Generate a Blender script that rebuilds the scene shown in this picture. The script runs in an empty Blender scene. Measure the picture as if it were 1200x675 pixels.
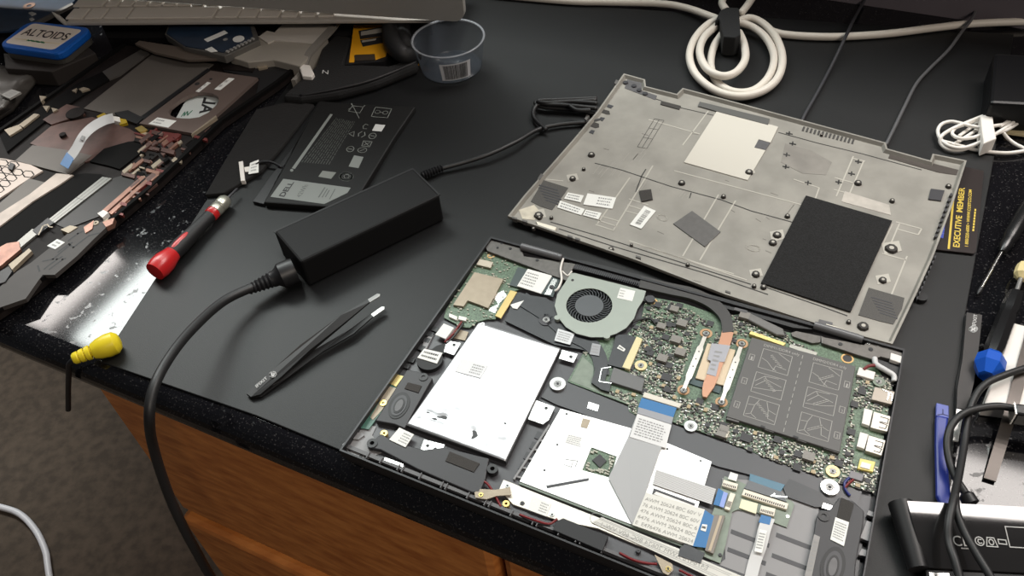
import bpy, math, random
from mathutils import Vector, Matrix
from mathutils.geometry import tessellate_polygon
C = bpy.context.scene.collection
random.seed(7)
# ------------------------------------------------------------------ camera
F, PITCH, ROLL, HC = 1017.3, 0.8103787, -0.11419185, 0.49739
cp, sp, cr, sr = math.cos(PITCH), math.sin(PITCH), math.cos(ROLL), math.sin(ROLL)
fwd = Vector((0, cp, -sp)); up0 = Vector((0, sp, cp)); rt0 = Vector((1, 0, 0))
RT = cr*rt0 + sr*up0; UPV = -sr*rt0 + cr*up0
CAM = Vector((0, 0, HC))
cam = bpy.data.cameras.new('camera'); co = bpy.data.objects.new('camera', cam); C.objects.link(co)
cam.sensor_width = 36; cam.lens = F/1200*36; cam.clip_start = .01
m4 = Matrix((RT, UPV, -fwd)).transposed().to_4x4(); m4.translation = CAM
co.matrix_world = m4
bpy.context.scene.camera = co
def U(x, y, z=0.0):
    d = fwd + RT*((x-600)/F) - UPV*((y-337.5)/F)
    return CAM + d*((z-HC)/d.z)
def depth(x, y, z=0): return (U(x, y, z)-CAM).dot(fwd)
def sz(n, x, y, z=0): return n*depth(x, y, z)/F
# ------------------------------------------------------------------ materials
def lin(c): return tuple(((v/255)/12.92 if v <= 10.3 else ((v/255+.055)/1.055)**2.4) for v in c)+(1,)
MATS = {}
def M(name, c, rough=.5, metal=0., noise=0., nscale=200., bump=0., bscale=300., spec=.5, trans=0., alpha=1., coat=0.):
    if name in MATS: return MATS[name]
    m = bpy.data.materials.new(name); m.use_nodes = True; nt = m.node_tree; b = nt.nodes['Principled BSDF']
    b.inputs['Base Color'].default_value = lin(c); b.inputs['Roughness'].default_value = rough; b.inputs['Metallic'].default_value = metal
    b.inputs['Specular IOR Level'].default_value = spec; b.inputs['Transmission Weight'].default_value = trans
    b.inputs['Alpha'].default_value = alpha; b.inputs['Coat Weight'].default_value = coat
    tc = nt.nodes.new('ShaderNodeTexCoord')
    if noise:
        n = nt.nodes.new('ShaderNodeTexNoise'); n.inputs['Scale'].default_value = nscale; n.inputs['Detail'].default_value = 6
        r = nt.nodes.new('ShaderNodeValToRGB'); l = lin(c)
        r.color_ramp.elements[0].position = .35; r.color_ramp.elements[1].position = .65
        r.color_ramp.elements[0].color = tuple(v*(1-noise) for v in l[:3])+(1,); r.color_ramp.elements[1].color = tuple(min(1, v*(1+noise)) for v in l[:3])+(1,)
        nt.links.new(tc.outputs['Object'], n.inputs['Vector']); nt.links.new(n.outputs['Fac'], r.inputs['Fac']); nt.links.new(r.outputs['Color'], b.inputs['Base Color'])
    if bump:
        n2 = nt.nodes.new('ShaderNodeTexNoise'); n2.inputs['Scale'].default_value = bscale; n2.inputs['Detail'].default_value = 4
        bp = nt.nodes.new('ShaderNodeBump'); bp.inputs['Strength'].default_value = bump; bp.inputs['Distance'].default_value = .001
        nt.links.new(tc.outputs['Object'], n2.inputs['Vector']); nt.links.new(n2.outputs['Fac'], bp.inputs['Height']); nt.links.new(bp.outputs['Normal'], b.inputs['Normal'])
    MATS[name] = m; return m
black = M('black plastic', (26, 26, 28), .45); softblack = M('soft black rubber', (20, 20, 22), .6)
dark = M('dark grey plastic', (52, 52, 56), .45); mid = M('mid grey plastic', (84, 83, 85), .45, noise=.08); steel = M('brushed steel', (168, 168, 166), .34, .7)
white = M('white plastic', (222, 218, 212), .4); paper = M('white sticker paper', (225, 226, 222), .6, noise=.03, nscale=900)
ink = M('black ink', (38, 38, 40), .6); greyink = M('grey ink', (140, 140, 140), .6); whiteink = M('white ink', (205, 205, 205), .6)
chrome = M('bright nickel', (225, 225, 222), .18, 1.); copper = M('copper', (178, 132, 106), .38, .3); gold = M('gold plated ring', (190, 154, 104), .4, .5)
brass = M('brass', (205, 180, 110), .3, .8); pcb = M('green circuit board', (84, 106, 84), .4, noise=.4, nscale=900); pcbl = M('pale green circuit board', (116, 128, 114), .4, noise=.1)
chipm = M('black chip', (44, 44, 46), .5); chipg = M('grey inductor', (122, 118, 112), .4, noise=.05); tan = M('tan metal tape', (152, 140, 122), .45, .3, noise=.05)
blue = M('blue stiffener', (6, 100, 158), .4); redw = M('red wire', (112, 24, 28), .4)
# ------------------------------------------------------------------ objects
def thing(name, label, cat, x, y, z=0, group=None):
    o = bpy.data.objects.new(name, None); C.objects.link(o); o.empty_display_size = .01
    o.location = U(x, y, z); o['label'] = label; o['category'] = cat
    if group: o['group'] = group
    return o
def tag(o, label, cat, group=None):
    o['label'] = label; o['category'] = cat
    if group: o['group'] = group
    return o
def mesh(name, vs, fs, m, par=None, smooth=False, bevel=0, kind=None):
    vs = [Vector(v) for v in vs]; me = bpy.data.meshes.new(name)
    if par is not None:
        r = par
        while r.parent: r = r.parent
        off = r.location.copy()
        p = par; acc = Vector()
        while p.parent: acc += p.location; p = p.parent
        off = off+acc
    else:
        off = sum(vs, Vector())/len(vs); off.z = min(v.z for v in vs)
    me.from_pydata([v-off for v in vs], [], fs); me.validate(); me.update()
    import bmesh
    bm = bmesh.new(); bm.from_mesh(me); bmesh.ops.recalc_face_normals(bm, faces=bm.faces); bm.to_mesh(me); bm.free()
    me.materials.append(m)
    if smooth:
        for p in me.polygons: p.use_smooth = True
    o = bpy.data.objects.new(name, me); C.objects.link(o)
    if par is not None: o.parent = par
    else: o.location = off
    if bevel:
        b = o.modifiers.new('bevel', 'BEVEL'); b.width = bevel; b.segments = 2; b.limit_method = 'ANGLE'; b.angle_limit = math.radians(40)
    if kind: o['kind'] = kind
    return o
def W(pts, z): return [U(p[0], p[1], p[2] if len(p) > 2 else z) for p in pts]
def prism_vf(top, thick=None, zb=None, holes=()):
    """top: world points; solid of that outline going straight down."""
    loops = [top]+list(holes); flat = [p for l in loops for p in l]; n = len(flat)
    vs = flat+[Vector((p.x, p.y, (p.z-thick) if zb is None else zb)) for p in flat]; fs = []
    if holes:
        for t in tessellate_polygon([[Vector((p.x, p.y, 0)) for p in l] for l in loops]): fs += [tuple(t), tuple(i+n for i in reversed(t))]
    else: fs += [tuple(range(n)), tuple(range(2*n-1, n-1, -1))]
    k = 0
    for l in loops:
        for i in range(len(l)):
            a, b = k+i, k+(i+1) % len(l); fs.append((a, a+n, b+n, b))
        k += len(l)
    return vs, fs
def poly(name, pts, zt, zb, m, par=None, bevel=0, holes=(), thick=None, kind=None):
    vs, fs = prism_vf(W(pts, zt), thick, None if thick else zb, [W(h, zt) for h in holes])
    return mesh(name, vs, fs, m, par, bevel=bevel, kind=kind)
def multi(name, polys, zt, zb, m, par=None, kind=None):
    V, Fc = [], []
    for pts in polys:
        vs, fs = prism_vf(W(pts, zt), None, zb); k = len(V); V += vs; Fc += [tuple(i+k for i in f) for f in fs]
    return mesh(name, V, Fc, m, par, kind=kind)
def catmull(P, n=8, closed=False):
    out = []; L = len(P)
    for i in range(L if closed else L-1):
        g = (lambda j: P[j % L]) if closed else (lambda j: P[max(0, min(L-1, j))])
        p0, p1, p2, p3 = g(i-1), g(i), g(i+1), g(i+2)
        for k in range(n):
            t = k/n; out.append(.5*((2*p1)+(p2-p0)*t+(2*p0-5*p1+4*p2-p3)*t*t+(3*p1-p0-3*p2+p3)*t**3))
    if not closed: out.append(P[-1])
    return out
def tube_vf(pts, rad, seg=10, closed=False):
    n = len(pts); vs = []; fs = []; ref = None
    for i, p in enumerate(pts):
        a = pts[(i+1) % n] if closed or i < n-1 else p; b = pts[i-1] if closed or i > 0 else p
        t = (a-b).normalized()
        if ref is None: ref = t.orthogonal().normalized()
        ref = (ref-t*ref.dot(t)).normalized(); bi = t.cross(ref); r = rad[i] if isinstance(rad, (list, tuple)) else rad
        vs += [p+(ref*math.cos(2*math.pi*k/seg)+bi*math.sin(2*math.pi*k/seg))*r for k in range(seg)]
    for i in range(n if closed else n-1):
        for k in range(seg):
            a = i*seg+k; b = i*seg+(k+1) % seg; c = ((i+1) % n)*seg
            fs.append((a, b, c+(k+1) % seg, c+k))
    if not closed: fs += [tuple(range(seg)), tuple(range(n*seg-1, (n-1)*seg-1, -1))]
    return vs, fs
def tube(name, pts, r, m, par=None, seg=10, n=8, closed=False, extra=()):
    V, Fc = [], []
    for pp in (pts,)+tuple(extra):
        vs, fs = tube_vf(catmull([U(*p) for p in pp], n, closed), r, seg, closed); k = len(V); V += vs; Fc += [tuple(i+k for i in f) for f in fs]
    return mesh(name, V, Fc, m, par, smooth=True)
def lathe(name, a, b, prof, m, par=None, seg=20, smooth=True):
    """a, b world end points; prof: (t, radius) along a->b."""
    vs, fs = tube_vf([a.lerp(b, t+i*1e-5) for i, (t, r) in enumerate(prof)], [max(r, 1e-5) for t, r in prof], seg)
    o = mesh(name, vs, fs, m, par, smooth=smooth); 
    if smooth:
        e = o.modifiers.new('edges', 'EDGE_SPLIT'); e.split_angle = math.radians(35)
    return o
def disc_vf(c, r, z0, z1, seg=24, rin=0, rtop=None):
    rt = rtop or r; ang = [2*math.pi*k/seg for k in range(seg)]
    if rin:
        vs = []; fs = []
        for (rr, z) in ((r, z0), (rt, z1), (rin, z1), (rin, z0)): vs += [Vector((c.x+rr*math.cos(a), c.y+rr*math.sin(a), z)) for a in ang]
        for j in range(4):
            for k in range(seg): fs.append((j*seg+k, j*seg+(k+1) % seg, ((j+1) % 4)*seg+(k+1) % seg, ((j+1) % 4)*seg+k))
        return vs, fs
    vs = [Vector((c.x+r*math.cos(a), c.y+r*math.sin(a), z0)) for a in ang]+[Vector((c.x+rt*math.cos(a), c.y+rt*math.sin(a), z1)) for a in ang]
    return vs, [tuple(range(seg-1, -1, -1)), tuple(range(seg, 2*seg))]+[(k, (k+1) % seg, seg+(k+1) % seg, seg+k) for k in range(seg)]
def disc(name, x, y, rpx, z0, z1, m, par=None, seg=24, rin=0, rtop=None):
    s = sz(1, x, y, z1); vs, fs = disc_vf(U(x, y, z1), rpx*s, z0, z1, seg, rin*s, rtop*s if rtop else None)
    return mesh(name, vs, fs, m, par)
def quadmap(quad, z):
    q = W(quad, z)
    return lambda u, v: (q[0]*(1-u)+q[1]*u)*(1-v)+(q[3]*(1-u)+q[2]*u)*v
def text(name, s, quad, z, m, par, bold=0):
    """quad: bottom-left, bottom-right, top-right, top-left of the written line as read."""
    cu = bpy.data.curves.new('t', 'FONT'); cu.body = s; cu.offset = bold; o = bpy.data.objects.new('t', cu); me = bpy.data.meshes.new_from_object(o)
    xs = [v.co.x for v in me.vertices]; ys = [v.co.y for v in me.vertices]; x0, x1, y0, y1 = min(xs), max(xs), min(ys), max(ys)
    f = quadmap(quad, z); vs = [f((v.co.x-x0)/(x1-x0), (v.co.y-y0)/(y1-y0)) for v in me.vertices]; fs = [tuple(p.vertices) for p in me.polygons]
    bpy.data.objects.remove(o); bpy.data.curves.remove(cu); bpy.data.meshes.remove(me)
    return mesh(name, vs, fs, m, par)
def marks(name, rects, quad, z, m, par):
    f = quadmap(quad, z); V, Fc = [], []
    for (a, b, c, d) in rects:
        k = len(V); V += [f(a, b), f(c, b), f(c, d), f(a, d)]; Fc.append((k, k+1, k+2, k+3))
    return mesh(name, V, Fc, m, par)
def strokes(name, lines, w, quad, z, m, par):
    f = quadmap(quad, z); V, Fc = [], []
    for l in lines:
        P = [f(*p) for p in l]
        for a, b in zip(P, P[1:]):
            d = (b-a); 
            if d.length < 1e-7: continue
            d.normalize(); n = Vector((-d.y, d.x, 0))*w/2; k = len(V); V += [a-n-d*w/2, b-n+d*w/2, b+n+d*w/2, a+n-d*w/2]; Fc.append((k, k+1, k+2, k+3))
    return mesh(name, V, Fc, m, par)
def sticker(name, quad, z, par, m=None, lines=0, x0=.1, x1=.9, label=None, inkm=None, t=.00025):
    """paper label with greyed rows of print too small to read"""
    s = poly(name, quad, z, z-t, m or paper, par)
    if lines:
        r = []; rnd = random.Random(len(bpy.data.objects))
        for i in range(lines):
            v = .12+.76*(i+.3)/lines; x = x0
            xe = x1-rnd.random()*.15*(x1-x0)
            while x < xe:
                w = (.04+.09*rnd.random())*(x1-x0); r.append((x, v, min(x+w, xe), v+.34/lines)); x += w+.025
        marks('print', r, quad, z+.00008, inkm or greyink, s)
    return s
def ell(cx, cy, rx, ry, n=24, ang=0):
    ca, sa = math.cos(ang), math.sin(ang)
    return [(cx+rx*math.cos(t)*ca-ry*math.sin(t)*sa, cy+rx*math.cos(t)*sa+ry*math.sin(t)*ca) for t in [2*math.pi*k/n for k in range(n)]]
def inpoly(x, y, P):
    c = False
    for i in range(len(P)):
        (x1, y1), (x2, y2) = P[i][:2], P[i-1][:2]
        if (y1 > y) != (y2 > y) and x < (x2-x1)*(y-y1)/(y2-y1)+x1: c = not c
    return c
def screw(par, x, y, r, z, m=None, ringm=None, name='screw', zb=None):
    if ringm: disc('pad_ring', x, y, r*1.75, (zb or z-.001), z-.0004, ringm, par, rin=r*.9)
    o = disc(name, x, y, r, (zb or z-.0015), z, m or steel, par, 16, rtop=r*.8)
    if r > 3.9: disc('groove', x, y, r*.66, z-.0002, z+.00012, M('groove shade', (70, 68, 66), .5), o, 16, rin=r*.5)
    disc('recess', x, y, r*.4, z-.0003, z+.0001, ink, o, 6)
    return o
# ================================================================== setting: floor, desk, mat, wall
A_ = U(90, 430, 0); B_ = U(480, 592, 0)
DX = (B_-A_).normalized(); DX.z = 0; DX.normalize(); DY = Vector((-DX.y, DX.x, 0))      # along the desk front, and away from the sitter
def D(s, t, z): p = A_+DX*s+DY*t; return Vector((p.x, p.y, z))
def dst(p): q = p-A_; return q.dot(DX), q.dot(DY)
def box_d(name, s0, s1, t0, t1, z0, z1, m, par=None, bevel=0):
    vs, fs = prism_vf([D(s0, t0, z1), D(s1, t0, z1), D(s1, t1, z1), D(s0, t1, z1)], None, z0)
    return mesh(name, vs, fs, m, par, bevel=bevel)
gm = M('black granite', (17, 17, 20), .13)
nt = gm.node_tree; b = nt.nodes['Principled BSDF']; tc = nt.nodes.new('ShaderNodeTexCoord')
v = nt.nodes.new('ShaderNodeTexNoise'); v.inputs['Scale'].default_value = 700; v.inputs['Detail'].default_value = 3; nt.links.new(tc.outputs['Object'], v.inputs['Vector'])
r = nt.nodes.new('ShaderNodeValToRGB'); r.color_ramp.elements[0].position = .6; r.color_ramp.elements[0].color = lin((15, 15, 18)); r.color_ramp.elements[1].position = .74; r.color_ramp.elements[1].color = lin((72, 70, 70))
nt.links.new(v.outputs['Fac'], r.inputs['Fac']); nt.links.new(r.outputs['Color'], b.inputs['Base Color'])
v2 = nt.nodes.new('ShaderNodeTexNoise'); v2.inputs['Scale'].default_value = 150; v2.inputs['Detail'].default_value = 5; nt.links.new(tc.outputs['Object'], v2.inputs['Vector'])
r2 = nt.nodes.new('ShaderNodeValToRGB'); r2.color_ramp.elements[0].position = .62; r2.color_ramp.elements[0].color = (.07,)*3+(1,); r2.color_ramp.elements[1].position = .68; r2.color_ramp.elements[1].color = (.3,)*3+(1,)
nt.links.new(v2.outputs['Fac'], r2.inputs['Fac']); nt.links.new(r2.outputs['Color'], b.inputs['Roughness'])
wood = M('orange stained wood', (184, 104, 48), .4)
nt = wood.node_tree; b = nt.nodes['Principled BSDF']; tc = nt.nodes.new('ShaderNodeTexCoord'); mp = nt.nodes.new('ShaderNodeMapping')
mp.inputs['Rotation'].default_value = (0, 0, -math.atan2(DX.y, DX.x)); mp.inputs['Scale'].default_value = (3, 30, 60)
n = nt.nodes.new('ShaderNodeTexNoise'); n.inputs['Scale'].default_value = 2.2; n.inputs['Detail'].default_value = 6
r = nt.nodes.new('ShaderNodeValToRGB'); r.color_ramp.elements[0].position = .3; r.color_ramp.elements[0].color = lin((170, 98, 44)); r.color_ramp.elements[1].position = .72; r.color_ramp.elements[1].color = lin((218, 142, 74))
nt.links.new(tc.outputs['Object'], mp.inputs['Vector']); nt.links.new(mp.outputs['Vector'], n.inputs['Vector']); nt.links.new(n.outputs['Fac'], r.inputs['Fac']); nt.links.new(r.outputs['Color'], b.inputs['Base Color'])
floorm = M('dark brown carpet', (76, 65, 55), .9, noise=.25, nscale=60, bump=.4, bscale=500)
fl = mesh('floor', [D(-2, -2.2, -.745), D(2.6, -2.2, -.745), D(2.6, 1.6, -.745), D(-2, 1.6, -.745), D(-2, -2.2, -.8), D(2.6, -2.2, -.8), D(2.6, 1.6, -.8), D(-2, 1.6, -.8)],
          [(0, 1, 2, 3), (4, 5, 6, 7), (0, 1, 5, 4), (1, 2, 6, 5), (2, 3, 7, 6), (3, 0, 4, 7)], floorm); fl['kind'] = 'structure'
# where the back of the desk meets the wall
TB = dst(U(1150, 24))[1]
SL, SR = -.75, 1.55
wl = box_d('wall_back', SL-.6, SR+.6, TB, TB+.09, -.745, .34, M('dusky grey wall paint', (92, 86, 92), .8, noise=.1, nscale=8)); wl['kind'] = 'structure'
desk = bpy.data.objects.new('desk', None); C.objects.link(desk); desk.location = D(0, 0, -.745)
tag(desk, 'desk with a speckled black granite top and orange wooden drawers below', 'desk')
zt = -.0018; R = .017; TH = .034
prof = [(R*(1-math.cos(a)), R*math.sin(a)) for a in [math.pi/2*k/6 for k in range(7)]]
sec = [(TB-.001, zt)]+[(t, zt-R+h) for t, h in reversed(prof)]+[(t, zt-R-h) for t, h in prof[1:]]+[(TB-.001, zt-TH)]
n = len(sec); vs = [D(SL, t, z) for t, z in sec]+[D(SR, t, z) for t, z in sec]
fs = [tuple(range(n)), tuple(range(2*n-1, n-1, -1))]+[(i, (i+1) % n, n+(i+1) % n, n+i) for i in range(n)]
ct = mesh('countertop', vs, fs, gm, desk)
sl = dst(U(76, 458, -.036))[0]+.004
fr = .012
def onplane(x, y, t):        # height at which the view ray through x, y meets the drawer plane
    d = fwd + RT*((x-600)/F) - UPV*((y-337.5)/F); k = ((A_+DY*t)-CAM).dot(DY)/d.dot(DY); return (CAM+d*k)
p1 = onplane(160, 573, fr); srt = dst(onplane(577, 651, fr))[0]
zd = p1.z
box_d('cabinet_body', sl+.012, SR-.3, fr+.02, .5, -.735, zt-TH-.001, wood, desk)
for i, (za, zb_) in enumerate(((zt-TH-.004, zd+.004), (zd-.006, zd-.16), (zd-.168, -.70))):
    f0 = box_d('drawer_front', sl+(0 if i == 0 else -.002), srt, fr-(0 if i == 0 else .006), fr+.019, zb_, za, wood, desk, bevel=.007)
box_d('drawer_front', srt+.006, srt+.46, fr, fr+.019, zd+.004, zt-TH-.004, wood, desk, bevel=.007)
box_d('drawer_front', srt+.006, srt+.46, fr, fr+.019, -.70, zd-.006, wood, desk, bevel=.007)
# mat
matm = M('black leatherette', (17, 18, 19), .5, noise=.06, nscale=30, bump=.1, bscale=1500, spec=.36)
mq = [(118, 424), (250, 222), (372, 64), (620, 28), (1165, 185), (1131, 370), (1118, 520), (1095, 800), (820, 704), (560, 594), (300, 487)]
mq[2:5] = [(380, 40), (440, -10), (1188, 40), (1165, 185)]
mw_ = []
for x, y in mq:
    s_, t_ = dst(U(x, y, 0)); mw_.append(D(s_, min(t_, TB-.012), 0))
vs, fs = prism_vf(mw_, None, zt+.0002); mo = mesh('desk_mat', vs, fs, matm, bevel=.0006); tag(mo, 'large black leatherette desk mat under the opened laptop', 'desk mat')
# ================================================================== lights: row of ceiling troffers, then an added fill lamp
def lamp(name, s0, s1, w=.72, h=1.9, power=30, off=.02, colr=(1, .95, .89)):
    dirx = Vector((.866, -.5, 0)); diry = Vector((.5, .866, 0)); c = Vector((-.1, 1.75, 0))+dirx*(s0+s1)/2+diry*off; c.z = h
    l = bpy.data.lights.new(name, 'AREA'); l.shape = 'RECTANGLE'; l.size = s1-s0; l.size_y = w; l.energy = power*(s1-s0)/1.2; l.color = colr
    o = bpy.data.objects.new(name, l); C.objects.link(o)
    o.matrix_world = Matrix((dirx, diry, Vector((0, 0, 1)))).transposed().to_4x4(); o.location = c
lamp('troffer_or_fill', -2.95, -1.77, power=40, colr=(1, .93, .88)); lamp('troffer_or_fill', -1.64, -.40, power=60, colr=(.94, 1, .97)); lamp('troffer_or_fill', -.24, 1.0, power=18, colr=(.94, 1, .97)); lamp('troffer_or_fill', 1.12, 2.36, power=44, colr=(1, .93, .88))
l = bpy.data.lights.new('troffer_or_fill', 'AREA'); l.shape = 'RECTANGLE'; l.size = 1.2; l.size_y = .5; l.energy = 42; l.color = (1, .88, .76)  # added fill lamp behind the camera, brightens the wooden drawer fronts
o = bpy.data.objects.new('troffer_or_fill', l); C.objects.link(o); o.location = (.9, -1.5, 1.9)
w = bpy.data.worlds.new('room ambience'); bpy.context.scene.world = w; w.use_nodes = True
w.node_tree.nodes['Background'].inputs[0].default_value = (.9, .92, 1, 1); w.node_tree.nodes['Background'].inputs[1].default_value = .05
vs_ = bpy.context.scene.view_settings; vs_.view_transform = 'Standard'; vs_.look = 'None'; vs_.exposure = 0; vs_.gamma = 1; vs_.use_curve_mapping = False
# ================================================================== opened laptop
LB = thing('laptop', 'opened grey laptop lying upside down without its cover, fan and circuit boards showing', 'laptop', 700, 480, 0)
BL, BR, FR, FL = (575, 277), (1060.5, 409), (996, 770), (397.5, 527.7)
ZR, ZF = .0135, .0072
def lerp(a, b, t): return (a[0]*(1-t)+b[0]*t, a[1]*(1-t)+b[1]*t)
def inset(q, dx, dy):        # inset of the outline in pixels along its two directions
    BLx, BRx, FRx, FLx = q
    def u(p0, p1, d): L = math.hypot(p1[0]-p0[0], p1[1]-p0[1]); return lerp(p0, p1, d/L)
    a = u(BLx, BRx, dx); b = u(BRx, BLx, dx); c = u(FRx, FLx, dx); d = u(FLx, FRx, dx)
    return [u(a, d, dy), u(b, c, dy), u(c, b, dy), u(d, a, dy)]
OUT = [BL, BR, FR, FL]; INN = inset(OUT, 1.9, 2.2)
shell = M('dark aluminium shell', (46, 46, 48), .4, .4)
lid = W([(571, 281), (1061, 414), (996, 778), (395, 531)], .006)
vs, fs = prism_vf([Vector((p.x, p.y, .0058)) for p in W(inset(OUT, 1.5, 1), ZR)], None, .0004); mesh('display_lid', vs, fs, black, LB, bevel=.0015)
wo = W(OUT, ZR); wi = W(INN, ZR); n = 4
vs = wo+wi+[Vector((p.x, p.y, ZF-.001)) for p in wi]+[Vector((p.x, p.y, .006)) for p in wo]
fs = []
for i in range(4):
    j = (i+1) % 4; fs += [(i, j, 4+j, 4+i), (4+i, 4+j, 8+j, 8+i), (12+i, 12+j, j, i)]
fs += [(8, 9, 10, 11), (12, 13, 14, 15)]
CH = mesh('chassis', vs, fs, shell, LB)
deckm = M('deck grey plastic', (66, 66, 70), .38, noise=.06, nscale=20, bump=.05)
silver = M('light silver plastic', (126, 125, 126), .4, noise=.04, nscale=20)
spine = M('smooth graphite plastic', (58, 58, 62), .35)
def dz(x, y, z): return z
poly('deck', [(579, 284), (1053, 412), (1010, 640), (993, 764), (404, 525)], ZF+.0002, ZF-.0008, deckm, LB)
# front palm area in lighter grey and keyboard back plate
KP = poly('keyboard_plate', [(846, 560), (905, 565), (960, 590), (957, 625), (943, 700), (930, 745), (800, 695), (850, 655)], .0082, ZF, silver, LB)
multi('slot', [[(835+dx*1, 612+dy), (880+dx, 629+dy), (879+dx, 634+dy), (834+dx, 617+dy)] for dx, dy in ((22, 8), (18, 29), (-2, 46), (75, 12), (70, 36), (63, 58), (18, 64))], .00835, .0081, dark, KP)
poly('corner_plate', [(401, 521), (428, 497), (441, 500), (436, 510), (450, 529), (430, 538), (408, 530)], .0079, ZF, silver, LB)
# ribs along the front rim
ribs = []
for i in (0, 3, 7, 8, 12, 17, 18, 23, 27, 28, 33, 38, 39, 44, 48, 49, 54):
    t = .06+i*.0125
    a = lerp((404, 526), (800, 686), t*1.03)
    ribs.append([(a[0], a[1]), (a[0]+1.1, a[1]+.5), (a[0]+4+1.1, a[1]-7+.5), (a[0]+4, a[1]-7)])
multi('front_rib', ribs, .0105, ZF, mid, CH)
poly('front_ledge', [(404, 524), (800, 682), (800, 678), (406, 520)], .0095, ZF, mid, CH)
multi('edge_slot', [[(x, y), (x+7, y+2), (x+4, y+7), (x-3, y+5)] for x, y in ((533, 361), (528, 370), (508, 382), (502, 388), (498, 395), (492, 404), (480, 418), (474, 425))], .0091, ZF, black, CH)
poly('side_ledge', [(498, 396), (508, 392), (500, 408), (493, 411)], .0090, ZF, silver, CH)
# hinges
hm = M('hinge steel', (96, 93, 90), .4, .6, noise=.1, nscale=300)
def hinge(bracket, a, b, r, screws):
    h = poly('hinge', bracket, .0118, .0085, hm, LB, bevel=.0004)
    pa, pb = U(*a, .0135), U(*b, .0135); rr = sz(r, a[0], a[1])
    lathe('barrel', pa, pb, [(0, rr*.9), (.0, rr), (.9, rr), (.9, rr*.93), (1, rr*.93)], M('satin hinge barrel', (112, 112, 114), .38, .25), h)
    for s in screws: screw(h, s[0], s[1], s[2], .0122, s[3])
hinge([(569, 290), (577, 279), (610, 287), (614, 300), (674, 309), (664, 329), (603, 306), (571, 294)], (611, 289), (658, 302), 4.2,
      [(597.5, 285, 2.6, chrome), (605, 287, 2.6, chrome), (588, 284, 2.6, dark), (598, 291, 2.2, black), (629.5, 304.5, 2.4, black), (583, 290, 1.8, black)])
hinge([(962, 393), (966, 395), (1012, 404), (1020, 398), (1058, 414), (1057, 424), (1032, 418), (1022, 421), (1005, 416), (963, 402)], (954, 381), (1011, 398), 4.6,
      [(985, 403, 3, black), (1020.5, 409, 3.2, black), (1018, 402, 2.6, chrome), (1029, 404, 2.6, chrome)])
poly('hinge_bracket', [(927, 390), (933, 388), (962, 394), (961, 401), (952, 402), (929, 394)], .0112, .0085, hm, LB)
# dark rear bar with the exhaust grille between the hinges
poly('rear_bar', [(664, 303), (688, 306), (758, 324), (850, 350), (950, 378), (954, 386), (930, 384), (860, 364), (840, 358), (757, 334), (672, 315)], .0115, ZF, black, LB)
multi('exhaust_fin', [[lerp((676, 309), (756, 331), t), lerp((676, 309), (756, 331), t+.012), lerp((673, 314), (754, 337), t+.012), lerp((673, 314), (754, 337), t)] for t in [k/34 for k in range(34)]], .0119, .0112, dark, LB)
poly('rear_clip', [(861, 360), (876, 364), (875, 367), (860, 363)], .0122, .0115, mid, LB)
poly('display_cable', [(878, 366), (918, 385), (920, 393), (910, 392), (876, 374)], .0121, .0095, M('grey cable sleeve', (105, 104, 102), .5, bump=.3), LB, bevel=.0008)
# ------------------------------------------------ mainboard
MB = [(665, 447), (684, 413), (700, 398), (735, 392), (752, 372), (757, 347), (800, 355), (850, 372), (872, 366), (905, 385), (930, 391), (1006, 417), (1050, 428), (1025, 577), (990, 568), (958, 557), (900, 537), (850, 516), (762, 485), (748, 488), (737, 482), (736, 474)]
ZB = .0092
board = poly('mainboard', MB, ZB, ZB-.0009, pcb, LB)
poly('bare_corner', [(668, 446), (683, 418), (696, 430), (694, 448), (704, 455), (734, 468), (735, 473)], ZB+.0001, ZB-.0003, pcbl, board)
IO = [(566, 296), (570, 295), (606, 306), (634, 313), (630, 321), (612, 338), (600, 342), (590, 362), (580, 374), (571, 374), (560, 377), (550, 384), (541, 383), (520, 372), (523, 362), (545, 330)]
io = poly('io_board', IO, ZB, ZB-.0009, pcb, LB)
poly('card_slot', [(556, 319), (590, 327), (572, 361), (562, 357), (548, 352), (543, 359), (531, 357)], .0112, ZB, tan, io)
poly('usb_socket', [(562, 303), (578, 307), (575, 314), (558, 310)], .0112, ZB, M('socket steel', (170, 160, 145), .4, .5), io, bevel=.0003)
disc('pad_ring', 575.5, 299.5, 4.6, ZB, ZB+.0003, gold, io, rin=2.2)
multi('plug', [[(526.5, 367), (536, 371), (535, 375), (526, 371)], [(538, 370), (547, 372), (546, 376), (537, 374)]], .0108, ZB, white, io)
multi('foil_pad', [[(577, 347), (590, 340), (594, 347), (584, 356)], [(574, 361), (585, 356), (580, 367), (573, 364)]], ZB+.0003, ZB, chrome, io)
# chips: one mesh each for a few sizes, copied
def chip_mesh(w, d, h, m, bw=None):
    ax = (U(1060, 409)-U(575, 277)); ax.z = 0; ax.normalize(); ay = Vector((-ax.y, ax.x, 0)); P = [Vector()+ax*(i*w/2)+ay*(j*d/2)+Vector((0, 0, h)) for i, j in ((-1, -1), (1, -1), (1, 1), (-1, 1))]
    vs, fs = prism_vf(P, None, 0); me = bpy.data.meshes.new('chip'); me.from_pydata(vs, [], fs); me.update(); me.materials.append(m); return me
root_off = LB.location
def place(me, name, par, x, y, z, rot=0):
    o = bpy.data.objects.new(name, me); C.objects.link(o); o.parent = par; o.location = U(x, y, z)-root_off; o.rotation_euler.z = rot; return o
GI = [chip_mesh(.0062, .0052, .0026, chipg), chip_mesh(.0072, .0062, .003, chipg)]
CI = [chip_mesh(.0048, .0048, .0012, chipm), chip_mesh(.007, .006, .0013, chipm), chip_mesh(.0034, .003, .001, chipm), chip_mesh(.0028, .0024, .0011, M('ceramic tan', (170, 152, 120), .5))]
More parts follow.
